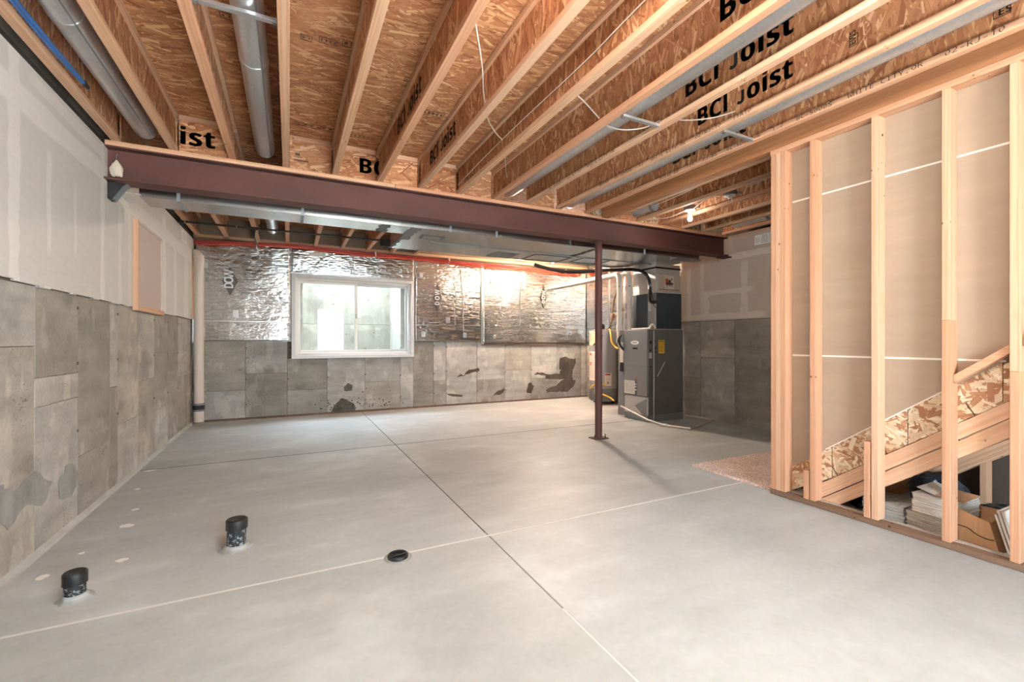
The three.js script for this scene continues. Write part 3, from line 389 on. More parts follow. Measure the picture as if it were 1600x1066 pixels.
// ---------------------------------------------------------------- stud wall beside the stairs
const STUDS = [[-2.255, 'corner stud at the left end of the stud wall, outermost of three', 0, 0.0], [-2.216, 'knotty middle stud of the three joined at the left end of the stud wall', 1, 0.0], [-2.177, 'inner stud of the three joined at the left end of the stud wall', 2, 0.0], [-1.961, 'single stud just right of the joined corner studs', 0, 0.006], [-1.575, 'stud in the middle of the stud wall with a dark knot near its top', 1, 0.0], [-1.222, 'stud with a splice step half way up, right of the middle stud', 2, 0.0], [-0.948, 'stud at the right edge of the photograph', 0, 0.0], [-0.54, 'stud at the right edge of the photograph', 1, 0], [-0.13, 'stud at the right edge of the photograph', 2, 0]];
{
  for (const [z, label, i] of STUDS.slice(0, 7)) {
    const t = thing('wall_stud', label, 'stud', [XS, 0.04, z], 'studs of the open wall by the stairs'), mats = [M.lumC, M.lum, M.lumC];
    if (z === -1.222 || z === -0.948) { const s = z === -1.222 ? 1.28 : 1.0; part('lower_piece', bx(-0.003, 0.089, 0, s, 0.001, 0.041, 0.003, 'y'), M.lumC, t); part('upper_piece', bx(0, 0.088, s, 2.62, 0, 0.038, 0.003, 'y'), M.lum, t); }
    else part('board', bx(0, 0.089, 0, 2.62, 0, 0.038, 0.003, 'y'), mats[i], t);
    if (i === 1) part('knot', cyl(0.008, 0.008, 0.002, 0.055, 2.5, 0.0385, 'z', 12), M.inkBrown, t);
  }
  const tp = thing('top_plate', 'pale wood plate across the top of the stud wall', 'plate', [XS, 2.66, 0]); part('plank', bx(0, 0.089, 0, 0.038, -2.26, ZF, 0.003, 'z'), M.lumC, tp);
  const bp = thing('sole_plate', 'weathered brown plate on the slab under the stud wall', 'plate', [XS, 0, 0]); part('plank', bx(-0.004, 0.092, 0, 0.04, -2.26, ZF, 0.006, 'z'), M.plate, bp);
  { const pts = []; for (let i = 0; i <= 30; i++) pts.push([-2.2 + i * 0.06, 0.012 + 0.012 * rnd()]); const q = pts.map(([z, x]) => [z, x]); const s = [...q.map(([z, x]) => [0.03 + x, z]), [0.09, -0.4], [0.09, -2.2]]; part('dust_crust', slab(s, 'y', 0.04, 0.003), M.dust, bp); }
  const sx = (n, l, z, h) => { const t = thing('cripple_stud', l, 'stud', [XS - 0.002, 0.04, z], 'short studs carrying the stair edge'); part('board', bx(0, 0.089, 0, h, 0, 0.036, 0.003, 'y'), M.lumC, t); };
  sx(0, 'short stud nailed left of the single stud near the carpet', -2.005, 0.21); sx(1, 'taller short stud nailed left of the middle stud', -1.617, 0.50);
  // drywall backs on the stair side
  const w = struct('wall_stairs'), SK = (z) => 0.387 + 0.747 * (z + 1.932);
  const cut = (z0, z1, y1) => slab([[z0, Math.max(0.04, SK(z0) - 0.004)], [z1, SK(z1) - 0.004], [z1, y1], [z0, y1]], 'x', XS + 0.089, 0.0125);
  part('drywall_panel', slab([[-2.26, 0.15], [-1.932 - 0.3, 0.16], [-0.995, 1.085], [-2.26, 1.085]], 'x', XS + 0.089, 0.0125), M.kraft, w);
  part('drywall_panel', slab([[-2.26, 1.097], [-0.985, 1.097], [0.585, 2.268], [-2.26, 2.268]], 'x', XS + 0.089, 0.0125), M.kraft, w);
  part('drywall_panel', bx(XS + 0.089, XS + 0.1015, 2.28, 2.66, -2.26, ZF), M.kraft, w);
  part('drywall_panel', bx(XS + 0.1015, XS + 0.114, 1.8, 2.69, 0.5, ZF), M.kraft, w);
  for (const y of [1.085, 2.268]) part('sheet_edge', bx(XS + 0.0885, XS + 0.1005, y, y + 0.012, -2.26, y < 2 ? -0.985 : 0.585), M.gypEdge, w);
  part('sheet_edge', slab([[-1.9, SK(-1.9) - 0.003], [-1.9, SK(-1.9) + 0.006], [-1.23, SK(-1.23) + 0.006], [-1.23, SK(-1.23) - 0.003]], 'x', XS + 0.087, 0.004), M.gypEdge, w);
  for (const [s, z, y] of [['SHEET ROCK  TAPERED', -1.84, 2.17], ['USG  5/8', -1.47, 2.19], ['TYPE X', -1.13, 2.2]]) part('faint_print', letters('- '.repeat(Math.ceil(s.length / 2)), 0.016, [XS + 0.0875, y, z], [0, 0, 1], [0, 1, 0], REG, 1.2, 1), std({ color: 0x9c7f68, roughness: 0.9 }), w);
  for (const z of [-1.9, -1.5]) part('faint_print', letters('- - -- - --- - -', 0.014, [XS + 0.0875, 1.03, z], [0, 0, 1], [0, 1, 0], REG, 0.9, 1), std({ color: 0x9c7f68, roughness: 0.9 }), w);
  const ww = struct('wall_stairwell'); part('drywall_panel', bx(4.53, 4.62, 0, 2.69, -2.2, ZF), M.underStairShade, ww);  // dark brown wall colour stands in for the shade under the stairs
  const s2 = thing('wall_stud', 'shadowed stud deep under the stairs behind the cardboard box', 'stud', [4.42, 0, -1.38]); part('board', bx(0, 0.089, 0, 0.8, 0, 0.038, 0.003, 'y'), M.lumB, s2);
  // sloping block between the last two studs
  const sb = thing('sloping_block', 'sloping wood strip between two studs above the stair edge', 'block', [XS + 0.03, 0, 0]); part('board', slab([[-1.18, 0.955], [-0.95, 1.137], [-0.95, 1.186], [-1.18, 1.004]], 'x', 0, 0.055, 0.002, 'z'), M.lumC, sb);
  const sc = thing('sloping_block', 'sloping wood strip at the right edge beyond the last stud', 'block', [XS + 0.03, 0, 0]); part('board', slab([[-0.905, 1.172], [-0.55, 1.452], [-0.55, 1.502], [-0.905, 1.222]], 'x', 0, 0.055, 0.002, 'z'), M.lumC, sc);
  // the stairs
  const st = thing('staircase', 'wooden stairs descending behind the open stud wall with OSB side', 'staircase', [XS + 0.09, 0, 0]);
  const band = (a, b, z0, z1) => [[z0, Math.max(0.002, SK(z0) - b)], [z1, SK(z1) - b], [z1, SK(z1) - a], [z0, Math.max(0.004, SK(z0) - a)]];
  const gaps = [[-2.22, -1.86], [-1.856, -1.42], [-1.416, -1.0], [-0.996, -0.3], [-0.296, 1.2]];
  for (const [a, b] of gaps) part('side_panel', slab(band(0, 0.224, a, b), 'x', 0.001, 0.018, 0, 'z'), M.osbPale, st);
  part('stringer', slopeUV(slab([[-2.04, 0.03], [-1.96, 0.03], [1.2, SK(1.2) - 0.288], [1.2, SK(1.2) - 0.230], [-2.04, SK(-2.04) - 0.230]], 'x', -0.003, 0.038, 0.002, 'z'), 0.642), M.lum, st);
  part('stringer', slopeUV(slab([[-1.965, 0.002], [-1.86, 0.002], [1.2, SK(1.2) - 0.415], [1.2, SK(1.2) - 0.300], [-1.965, 0.018]], 'x', -0.003, 0.038, 0.002, 'z'), 0.642), M.lum, st);
  for (const x of [0.75, 0.97]) part('stringer', slopeUV(slab([[-1.9, 0.002], [-1.78, 0.002], [1.2, SK(1.2) - 0.43], [1.2, SK(1.2) - 0.19], [-1.9, SK(-1.9) - 0.2]], 'x', x, 0.038, 0.002, 'z'), 0.642), M.lum, st);
  for (let i = 0; i < 12; i++) { const z = -2.2 + 0.254 * i, y = 0.19 * (i + 1); part('riser', bx(0.022, 1.02, Math.max(0.014, y - 0.19), y - 0.026, z + 0.006, z + 0.024), M.osbPale, st); part('tread', bx(0.022, 1.02, y - 0.026, y, z - 0.015, z + 0.278, 0.004), M.osbPale, st); }
  for (const [z, y] of [[-1.86, 0.30], [-1.57, 0.53], [-1.15, 0.84], [-1.22, 0.69]]) part('saw_mark', slab([[z, y], [z + 0.045, y - 0.075], [z + 0.05, y - 0.072], [z + 0.005, y + 0.003]], 'x', -0.0005, 0.002), M.inkBrown, st);
}
// ---------------------------------------------------------------- carpet
{
  const t = thing('carpet_piece', 'rectangle of pinkish carpet at the foot of the stairs', 'carpet', [0, 0, 0]); const g = new THREE.PlaneGeometry(1.1, 0.86, 110, 86).rotateX(-Math.PI / 2), a = g.attributes.position;
  for (let i = 0; i < a.count; i++) { const x = a.getX(i), z = a.getZ(i), e = Math.min(0.55 - Math.abs(x), 0.43 - Math.abs(z)); a.setY(i, e < 0.004 ? 0 : 0.014 + 0.004 * rnd()); a.setX(i, x + (e < 0.02 ? rr(-0.005, 0.005) : 0)); a.setZ(i, z + (e < 0.02 ? rr(-0.005, 0.005) : 0)); }
  g.computeVertexNormals(); g.translate(4.0, 0.001, -2.66); part('pile', uvm(g), M.carpet, t); part('backing', bx(3.455, 4.545, 0, 0.006, -3.086, -2.234), M.carpetEdge, t);
}
// ---------------------------------------------------------------- foil insulation on the walls
function blanketGeo(w, h, d, amp, s, notch) {       // front sheet with ripples plus its thickness; origin at the lower left back
  const nx = Math.max(8, Math.round(w / 0.016)), ny = Math.max(8, Math.round(h / 0.012)), g = new THREE.PlaneGeometry(w, h, nx, ny), a = g.attributes.position, uv = g.attributes.uv;
  for (let i = 0; i < a.count; i++) {
    const x = a.getX(i) + w / 2, y = a.getY(i) + h / 2, u = x / 4, v = y / 4;
    const r1 = fbm(u + 0.03 * fbm(u, v, 8, 8, 2, 150 + s), v, 10, 100, 2, 152 + s) - 0.5, r2 = fbm(u, v, 10, 8, 2, 155 + s) - 0.5, r3 = fbm(u, v, 90, 120, 2, 158 + s) - 0.5, e = Math.min(x, w - x, y, h - y);
    a.setXYZ(i, x, y, d * sm(0, 0.012, e) + (amp * r1 * (0.4 + 1.2 * fbm(u, v, 7, 7, 2, 160 + s)) + 0.014 * r2 + 0.003 * r3) * sm(0, 0.05, e)); uv.setXY(i, x, y);
  }
  g.computeVertexNormals(); return join([g, bx(0.001, w - 0.001, 0.001, h - 0.001, -0.002, d * 0.3, 0, 'x', false)]);
}
function fastener(parent, x, y, z, s, turn = 0) { const f = new THREE.Group(); f.name = 'fastener'; f.position.set(x, y, z); f.rotation.y = turn; parent.add(f); part('tape_patch', bx(-0.035 * s, 0.035 * s, -0.055 * s, 0.05 * s, -0.002, 0.003, 0.001), M.tape, f); part('washer', new THREE.SphereGeometry(0.02, 12, 8).scale(1, 1, 0.45).translate(0, 0.012, 0.003), M.zinc, f); }
function logo(parent, x, y, z, w, h) {
  part('printed_mark', slab([[x, y + h / 2], [x + w / 2, y], [x, y - h / 2], [x - w / 2, y]], 'z', z, 0.001), M.print, parent);
  part('printed_mark', join(['D', 'O', 'W'].map((c, i) => letters(c, w * 0.42, [x + w * 0.21, y - h * 0.27 + i * h * 0.18, z + 0.0016], [0, 1, 0], [-1, 0, 0], BOLD, 0.9, 2))), M.tape, parent);
}
{
  const D = 0.04, zf = ZB + 0.017;
  const a = thing('insulation_blanket', 'rippled foil insulation left of the window with a diamond mark and lettering', 'insulation', [-1.22, 1.195, zf], 'foil insulation sheets on the back wall'); part('sheet', blanketGeo(1.24, 1.47, D, 0.0055, 0), M.foil, a);
  logo(a, 0.425, 0.90, D + 0.012, 0.2, 0.43); part('printed_mark', letters('Thermax', 0.1, [0.70, 0.69, D + 0.012], [0, 1, 0], [-1, 0, 0], REG, 0.85, 3), M.printPale, a);
  part('printed_mark', letters('Sheathing', 0.06, [0.83, 0.80, D + 0.012], [0, 1, 0], [-1, 0, 0], REG, 0.85, 3), std({ color: 0x8a8782, roughness: 0.7 }), a);
  part('tape_strip', bx(0, 1.24, 0.30, 0.306, D - 0.002, D + 0.012), M.tape, a); for (const [x, y, s] of [[0.07, 0.15, 1], [0.5, 0.42, 1], [1.12, 0.13, 1], [0.12, 1.12, 0.8], [1.04, 1.12, 0.8]]) fastener(a, x, y, D + 0.008, s);
  const b = thing('insulation_blanket', 'darker narrow foil insulation strip right above the window', 'insulation', [0.022, WY1 + 0.004, zf], 'foil insulation sheets on the back wall'); part('sheet', blanketGeo(1.97, 0.40, D, 0.003, 3), M.foil, b);
  for (const [x, y, s] of [[0.9, 0.2, 0.7], [1.72, 0.16, 0.7]]) fastener(b, x, y, D + 0.006, s); part('tape_strip', bx(0, 1.97, 0, 0.02, D - 0.005, D + 0.006, 0.002), M.tape, b); part('tag', bx(0.28, 0.52, 0.27, 0.33, D, D + 0.008).rotateZ(0.06), M.white, b); part('tape_strip', bx(0.95, 0.96, 0, 0.2, D, D + 0.008), M.tape, b);
  const c = thing('insulation_blanket', 'foil insulation right of the window with a diamond mark and many tape patches', 'insulation', [1.992, 1.185, zf], 'foil insulation sheets on the back wall'); part('sheet', blanketGeo(1.28, 1.48, D, 0.005, 6), M.foil, c);
  logo(c, 0.423, 0.80, D + 0.012, 0.15, 0.52); part('tape_strip', bx(0, 1.28, 0.30, 0.306, D - 0.002, D + 0.012), M.tape, c); for (const [x, y, s] of [[0.16, 0.14, 1], [0.62, 0.40, 1.1], [0.95, 0.13, 1], [0.12, 1.2, 0.8], [0.98, 1.2, 0.8], [0.92, 0.8, 0.7]]) fastener(c, x, y, D + 0.008, s);
  for (const [p, q] of [[[0.86, 1.35], [0.92, 0.2]], [[0.72, 1.1], [0.78, 0.72]], [[0.7, 0.85], [0.76, 0.3]], [[0.42, 0.62], [0.47, 0.86]], [[0.26, 0.345], [0.5, 0.36]], [[0.68, 0.92], [0.8, 0.92]]]) part('tape_strip', tube([[...p, D + 0.006], [(p[0] + q[0]) / 2 + 0.012, (p[1] + q[1]) / 2, D + 0.006], [...q, D + 0.006]], 0.007, 0, 5), M.tape, c);
  const d = thing('insulation_blanket', 'glowing pinkish foil insulation in the right part of the back wall', 'insulation', [3.30, 1.155, zf], 'foil insulation sheets on the back wall'); part('sheet', blanketGeo(2.42, 1.5, D, 0.005, 11), M.foil, d);
  logo(d, 1.343, 0.93, D + 0.012, 0.15, 0.47); part('tape_strip', bx(-0.035, 0.02, -0.02, 1.5, D - 0.004, D + 0.012, 0.003), M.tape, d); part('tape_strip', bx(0.02, 2.42, 0.29, 0.296, D - 0.002, D + 0.012), M.tape, d); part('tape_strip', tube([[0.8, 0.35, D + 0.004], [0.81, 1.0, D + 0.008], [0.84, 1.4, D + 0.006], [0.90, 1.41, D + 0.006], [0.91, 1.05, D + 0.004]], 0.007, 0, 5), M.tape, d);
  for (const [x, y, s] of [[0.25, 0.13, 0.8], [1.9, 0.14, 0.8], [0.2, 1.2, 0.8]]) fastener(d, x, y, D + 0.008, s);
  const e = thing('insulation_blanket', 'foil insulation on the right wall behind the post and white pipes', 'insulation', [XR - 0.023, 1.155, -7.90]); e.rotation.y = -Math.PI / 2; part('sheet', blanketGeo(2.1, 1.5, D, 0.008, 17), M.foil, e);
  for (const x of [0.75, 1.2, 1.6]) part('tape_strip', bx(x, x + 0.05, 0, 1.5, D - 0.004, D + 0.008, 0.002), M.tape, e);
  const g = thing('ledger_strip', 'thin dark strip along the lower edge of the right back foil', 'strip', [0, 1.115, ZB + 0.004]); part('strip', bx(3.3, 5.66, 0, 0.035, 0, 0.03, 0.004), M.plate, g);
}
// ---------------------------------------------------------------- framed panel, plates on the walls
{
  const t = thing('wall_panel_box', 'wood framed access panel on the left drywall near the window', 'panel', [XL + 0.02, 1.475, -6.02]);
  part('stile', bx(0, 0.04, 0, 0.82, 0.92, 0.945, 0.002, 'y'), M.lum, t); part('stile', bx(0, 0.032, 0.045, 0.80, 0.885, 0.92, 0.002, 'y'), M.lumB, t); part('shadow_strip', bx(0, 0.02, 0.045, 0.80, 0.86, 0.885, 0.002, 'y'), M.plate, t); part('rail', bx(0, 0.04, 0, 0.045, 0, 0.92, 0.003, 'z'), M.lumB, t); part('rail', bx(0, 0.022, 0.80, 0.82, 0, 0.92, 0.002, 'z'), M.panelGrey, t); part('stile', bx(0, 0.018, 0.045, 0.80, 0, 0.015, 0.002, 'y'), M.mudL, t); part('panel', bx(0, 0.010, 0.045, 0.80, 0.015, 0.86), M.panelGrey, t);  // brown strip beside the stile paints its shadow on the panel
  part('latch', bx(0.010, 0.018, 0.38, 0.40, 0.78, 0.83, 0.002), M.zincDull, t);
  const v = thing('wall_plate', 'square white plate high on the left wall near the back corner', 'plate', [XL + 0.02, 2.50, -7.34]); part('plate', bx(0, 0.016, 0, 0.14, 0, 0.30, 0.004), M.white, v); part('inset', bx(0.016, 0.019, 0.02, 0.12, 0.03, 0.27, 0.002), M.vinyl, v);
  const r = thing('air_vent', 'white louvred vent high on the right drywall beside the stud wall', 'vent', [XR - 0.014, 2.515, -4.035]); part('frame', bx(-0.012, 0, 0, 0.135, 0, 0.42, 0.003), M.white, r); for (let i = 0; i < 7; i++) part('louvre', bx(-0.017, -0.011, 0.018 + i * 0.015, 0.026 + i * 0.015, 0.1, 0.19), M.vinylGrey, r); for (let i = 0; i < 3; i++) part('louvre', bx(-0.017, -0.011, 0.03, 0.10, 0.02 + i * 0.022, 0.027 + i * 0.022), M.vinylGrey, r); part('divider', bx(-0.018, -0.011, 0, 0.135, 0.205, 0.22), M.vinyl, r);
}
// ---------------------------------------------------------------- round ducts and hangers
function roundDuct(label, x, y, z0, z1, r, collars) {
  const t = thing('round_duct', label, 'duct', [x, y, z0]), L = z1 - z0;
  part('pipe', uvm(new THREE.CylinderGeometry(r, r, L, 28, 1).rotateX(Math.PI / 2).translate(0, 0, L / 2)), M.zinc, t);
  for (const z of collars) part('collar', uvm(new THREE.CylinderGeometry(r + 0.003, r + 0.003, 0.05, 28, 1).rotateX(Math.PI / 2).translate(0, 0, z - z0)), M.zinc, t);
  part('seam', bx(-0.004, 0.004, -r - 0.003, -r + 0.002, 0, L).rotateZ(0.6), M.zincDull, t); part('boot', lathe([[r, 0], [r, 0.02], [r * 0.96, 0.06], [r * 0.8, 0.09], [0.001, 0.1]].map((p) => [p[0], p[1]])).rotateX(-Math.PI / 2), M.zinc, t);
  return t;
}
roundDuct('slim round galvanised duct between the first two joists by the left wall', -1.0, 2.845, -4.33, ZF - 0.02, 0.075, [-3.0, -0.5]);
roundDuct('wide bright round duct running overhead between the third and fourth joists', -0.188, 2.87, -4.40, ZF - 0.02, 0.075, [-3.05, -1.9, -0.3]);
roundDuct('long silver round duct under the orange lit joists, left of the biggest lettering', 2.185, 2.872, -4.40, ZF - 0.02, 0.075, [-2.72, -1.0]);
roundDuct('blue-grey round duct nearest the stud wall between lettered joists', 2.99, 2.845, -4.40, ZF - 0.02, 0.072, [-3.2, -1.2]);
roundDuct('short round duct seen behind the steel beam below the narrow duct', -0.212, 2.80, -7.2, -4.99, 0.07, [-6.2]);
function strap(label, x0, x1, y, z) { const t = thing('duct_strap', label, 'strap', [0, y, z], 'metal duct straps'); part('band', bx(x0, x1, 0, 0.018, -0.016, 0.016, 0.002), M.zinc, t); for (const x of [x0 + 0.012, x1 - 0.012]) part('tab', bx(x - 0.012, x + 0.012, -0.006, 0.0, -0.012, 0.012, 0.002), M.zincDull, t); }
strap('metal strap crossing over the wide round duct at the top', -0.40, -0.05, 2.768, -2.5); strap('metal strap under the long silver duct', 2.03, 2.36, 2.728, -2.4); strap('metal strap under the blue-grey duct near the stud wall', 2.84, 3.17, 2.728, -2.25);
{ const t = thing('duct_elbow', 'two short shiny duct pieces in the bay over the stairs near the beam', 'duct', [3.8, 2.78, -4.2]); part('pipe', uvm(cyl(0.06, 0.06, 0.3, 0, 0, 0.1, 'z', 20)), M.zinc, t); part('collar', cyl(0.065, 0.065, 0.04, 0, 0, 0.26, 'z', 20), M.zincDull, t); part('hanger', bx(-0.012, 0.012, 0.058, YD - 2.78, 0.1, 0.102), M.zincDull, t);
  const u = thing('duct_elbow', 'dull duct piece in the bay next to the right drywall', 'duct', [5.4, 2.79, -4.1]); part('pipe', uvm(cyl(0.055, 0.055, 0.8, 0, 0, 0.4, 'z', 20)), M.zinc, u); part('collar', cyl(0.06, 0.06, 0.04, 0, 0, 0.5, 'z', 20), M.zincDull, u); part('hanger', bx(-0.012, 0.012, 0.053, YD - 2.79, 0.3, 0.302), M.zincDull, u); }
// ---------------------------------------------------------------- trunk duct behind the beam
{
  const t = thing('trunk_duct', 'large rectangular galvanised trunk duct behind and below the steel beam', 'duct', [0, 2.385, -4.64]);
  part('narrow_section', bx(-1.10, 1.15, 0, 0.29, -0.33, 0), M.zincMirror, t); part('wide_section', bx(1.15, 5.36, 0, 0.29, -1.15, 0), M.zincMirror, t);
  for (const x of [-0.85, 0.1]) part('drive_cleat', bx(x, x + 0.025, -0.008, 0.29, -0.335, 0.008, 0.003), M.zincDull, t); for (const x of [1.55, 2.1, 3.1, 4.3]) part('drive_cleat', bx(x, x + 0.025, -0.007, 0.29, 0, 0.008, 0.003), M.zincDull, t);
  const ragged = (x0, x1, z0, z1) => { const p = [], n = 10; for (let i = 0; i <= n; i++) p.push([x0 + (x1 - x0) * i / n, z0 + rr(-0.015, 0.015)]); for (let i = 1; i < n; i++) p.push([x1 + rr(-0.02, 0.02), z0 + (z1 - z0) * i / n]); for (let i = n; i >= 0; i--) p.push([x0 + (x1 - x0) * i / n, z1 + rr(-0.015, 0.015)]); for (let i = n - 1; i > 0; i--) p.push([x0 + rr(-0.02, 0.02), z0 + (z1 - z0) * i / n]); return slab(p, 'y', -0.0025, 0.0025); };
  part('mastic_band', ragged(1.13, 1.24, -0.6, -0.01), M.mastic, t); part('mastic_band', ragged(0.83, 0.93, -0.32, -0.01), M.mastic, t); part('mastic_band', ragged(1.135, 1.17, -1.14, -0.6), M.mastic, t);
  const frame = (x0, x1, z0, z1, m) => part('mastic_frame', join([bx(x0, x1, -0.003, 0, z0, z0 + 0.03), bx(x0, x1, -0.003, 0, z1 - 0.03, z1), bx(x0, x0 + 0.025, -0.003, 0, z0 + 0.03, z1 - 0.03), bx(x1 - 0.025, x1, -0.003, 0, z0 + 0.03, z1 - 0.03)]), m, t);
  frame(1.33, 1.6, -0.46, -0.28, M.mastic); frame(3.0, 3.6, -1.1, -0.68, M.masticDark); frame(3.75, 4.25, -1.0, -0.6, M.masticDark); part('mastic_band', ragged(3.5, 3.56, -0.62, -0.05), M.masticDark, t); part('mastic_band', ragged(2.45, 2.8, -1.12, -0.75), M.mastic, t);
  part('seam_rib', bx(1.5, 5.3, -0.010, 0, -0.60, -0.59, 0.002), M.zincDull, t); part('end_flange', bx(4.9, 5.38, -0.02, 0.0, -0.12, 0.02, 0.003), M.zincDull, t);
  const z = thing('pale_wall_piece', 'white piece standing in for the pale lit drywall by the left wall under the narrow duct', 'bracket', [XL + 0.02, 2.395, -4.64]); part('flange', bx(0, 0.16, 0, 0.006, -0.30, 0.02), M.white, z); part('leg', bx(0, 0.006, -0.05, 0.006, -0.30, 0.02), M.white, z);  // added white piece, imitates the pale lit drywall at this spot
}
// ---------------------------------------------------------------- pipes along the back wall and over the joists
[['upper red water tube of the bundle along the top of the foil', M.pexRed, 0.030, 0.012, 0.013], ['middle orange-red water tube of the bundle along the top of the foil', M.pexRed, 0.0, 0.026, 0.013], ['lowest orange water tube of the bundle along the top of the foil', M.orange, -0.026, 0.0, 0.011]].forEach(([l, m, dy, dz, r], i) => {
  const t = thing('water_tube', l, 'pipe', [0, 0, 0], 'red water tubes on the back wall'); const zz = -7.84 + dz; part('tube', tube([[-1.22, 2.625 + dy, zz], [-0.6, 2.66 + dy * 0.6, zz + 0.01], [0.07, 2.69 + dy * 0.7, zz], [1.0, 2.655 + dy, zz + 0.02 * (i - 1)], [2.13, 2.655 + dy * 0.8, zz], [3.0, 2.625 + dy, zz + 0.02], [3.93, 2.62 + dy * 1.2, zz], [4.8, 2.595 + dy, zz + 0.015], [5.5, 2.60 + dy, zz]], r, 0, 8, 90), m, t);
  for (const x of [-0.45, 1.3, 2.6]) part('clip', bx(x, x + 0.02, 2.645 + dy - 0.016, 2.69 + dy * 0.7, zz - 0.03, zz + 0.016, 0.003), M.white, t);
});
{
  const t = thing('gas_pipe', 'black gas pipe crossing under the joists behind the duct from the left wall', 'pipe', [0, 2.705, -6.9]); part('pipe', tube([[XL + 0.02, 0, 0], [1.5, 0, 0.02]], 0.014, 0, 10, 8), M.blackPipe, t);
  part('tee', join([cyl(0.02, 0.02, 0.08, -0.42, 0, 0.0, 'x', 12), cyl(0.018, 0.018, 0.04, -0.42, -0.03, 0, 'y', 12)]), M.blackPipe, t); part('drop', tube([[-0.42, -0.02, 0], [-0.42, -0.10, 0], [-0.42, -0.10, -0.85]], 0.011, 0.03, 8), M.blackPipe, t); for (const x of [-1.18, -0.62, -0.36, 1.15]) part('clamp', cyl(0.019, 0.019, 0.014, x, 0, 0, 'x', 12), M.zincDull, t);
  const v = thing('gas_valve', 'black valve block at the right end of the black gas pipe', 'valve', [1.22, 2.66, -6.9]); part('body', bx(0, 0.2, -0.03, 0.06, -0.04, 0.04, 0.01), M.black, v); part('handle', bx(0.05, 0.15, -0.055, -0.04, -0.012, 0.012, 0.003), M.blackPipe, v);
  const b = thing('water_tube', 'blue water tube lying along the first joist by the left wall', 'pipe', [0, 0, 0]); part('tube', tube([[-1.125, 2.775, -0.5], [-1.13, 2.78, -2.0], [-1.14, 2.765, -2.85], [-1.135, 2.765, -3.3], [-1.125, 2.775, -3.62]], 0.011, 0, 8), M.pexBlue, b); part('tube', tube([[-1.108, 2.772, -0.5], [-1.112, 2.775, -2.0], [-1.12, 2.76, -2.85], [-1.118, 2.772, -3.6]], 0.009, 0, 8), M.pexBlue, b); part('end_cap', cyl(0.013, 0.013, 0.06, -1.12, 2.775, -3.63, 'z', 10), M.blackPipe, b);
}
const cable = (label, runs, r = 0.0045) => { const t = thing('electric_cable', label, 'cable', [0, 0, 0]); for (const p of runs) part('cable', tube(p, r, 0, 6), M.cable, t); return t; };
cable('white cable hanging slack across the bays near the bright joists', [[[0.72, 2.86, -1.9], [0.86, 2.83, -2.15], [1.0, 2.79, -2.4], [1.10, 2.78, -2.62], [1.18, 2.80, -2.78]], [[1.18, 2.80, -2.78], [1.3, 2.81, -3.0], [1.45, 2.83, -3.2], [1.58, 2.86, -3.35]], [[1.58, 2.86, -3.35], [1.72, 2.84, -3.6], [1.9, 2.84, -3.95], [1.98, 2.86, -4.1]]]);
cable('thin grey cable stapled along the brightest orange joist', [[[1.565, 2.873, -0.4], [1.565, 2.875, -1.68], [1.568, 2.858, -2.1], [1.565, 2.852, -2.3], [1.565, 2.857, -3.14], [1.56, 2.83, -4.0], [1.55, 2.80, -4.36]]], 0.0035);
cable('white cable threaded across through the joists over the silver ducts', [[[1.60, 2.80, -2.38], [1.75, 2.79, -2.45], [1.96, 2.775, -2.56]], [[2.0, 2.775, -2.6], [2.15, 2.745, -2.58], [2.3, 2.745, -2.48], [2.38, 2.78, -2.40]], [[2.40, 2.79, -2.38], [2.55, 2.775, -2.30], [2.70, 2.785, -2.20], [2.78, 2.80, -2.10]]]);
cable('white cable running along the bay over the stairs to the beam', [[[3.73, 2.79, -3.1], [3.74, 2.77, -3.4], [3.76, 2.76, -3.8], [3.8, 2.77, -4.3]]]);
cable('white cable linking the two lamp sockets over the stairs', [[[4.14, 2.80, -1.8], [4.15, 2.79, -2.6], [4.18, 2.76, -3.1]], [[4.18, 2.77, -3.35], [4.19, 2.80, -3.5], [4.22, 2.74, -3.75]], [[4.22, 2.75, -3.86], [4.2, 2.73, -4.1], [4.1, 2.75, -4.35]]]);
cable('pale cable draped between the joists behind the beam', [[[0.0, 2.79, -6.2], [0.2, 2.76, -6.1], [0.4, 2.78, -6.1], [0.8, 2.77, -6.0]], [[0.9, 2.80, -5.7], [1.05, 2.72, -5.8], [1.2, 2.70, -6.0]]]);
// ---------------------------------------------------------------- lamp sockets
function socket(label, x, z, yTop, bulb, I) {
  const t = thing('ceiling_lamp', label, 'lamp', [x, yTop, z]);
  part('junction_box', bx(-0.05, 0.05, -0.05, 0.0, -0.05, 0.05, 0.004), M.zincDull, t); part('bar', bx(-0.19, 0.19, -0.012, 0.0, -0.012, 0.012), M.zincDull, t);
  part('holder', lathe([[0.001, -0.095], [0.02, -0.095], [0.022, -0.075], [0.035, -0.07], [0.06, -0.062], [0.062, -0.05], [0.001, -0.05]]), M.porcelain, t);
  if (bulb) { const b = part('bulb', lathe([[0.001, -0.19], [0.014, -0.188], [0.025, -0.178], [0.030, -0.163], [0.029, -0.148], [0.022, -0.128], [0.015, -0.11], [0.013, -0.095]]), I ? M.bulbOn : M.bulbOff, t);
    if (I) { if (I < 2) b.material = M.bulbDim; const l = new THREE.PointLight(z < -6 ? BULB_REAR_TINT : BULB_WARM, I); l.position.set(0, -0.158, 0); l.castShadow = true; l.shadow.radius = 2; t.add(l); } }
  else { part('pull_chain', tube([[0.03, -0.09, 0], [0.032, -0.11, 0.0]], 0.003), M.cable, t); part('socket_hole', cyl(0.014, 0.014, 0.004, 0, -0.097, 0), M.black, t); }
}
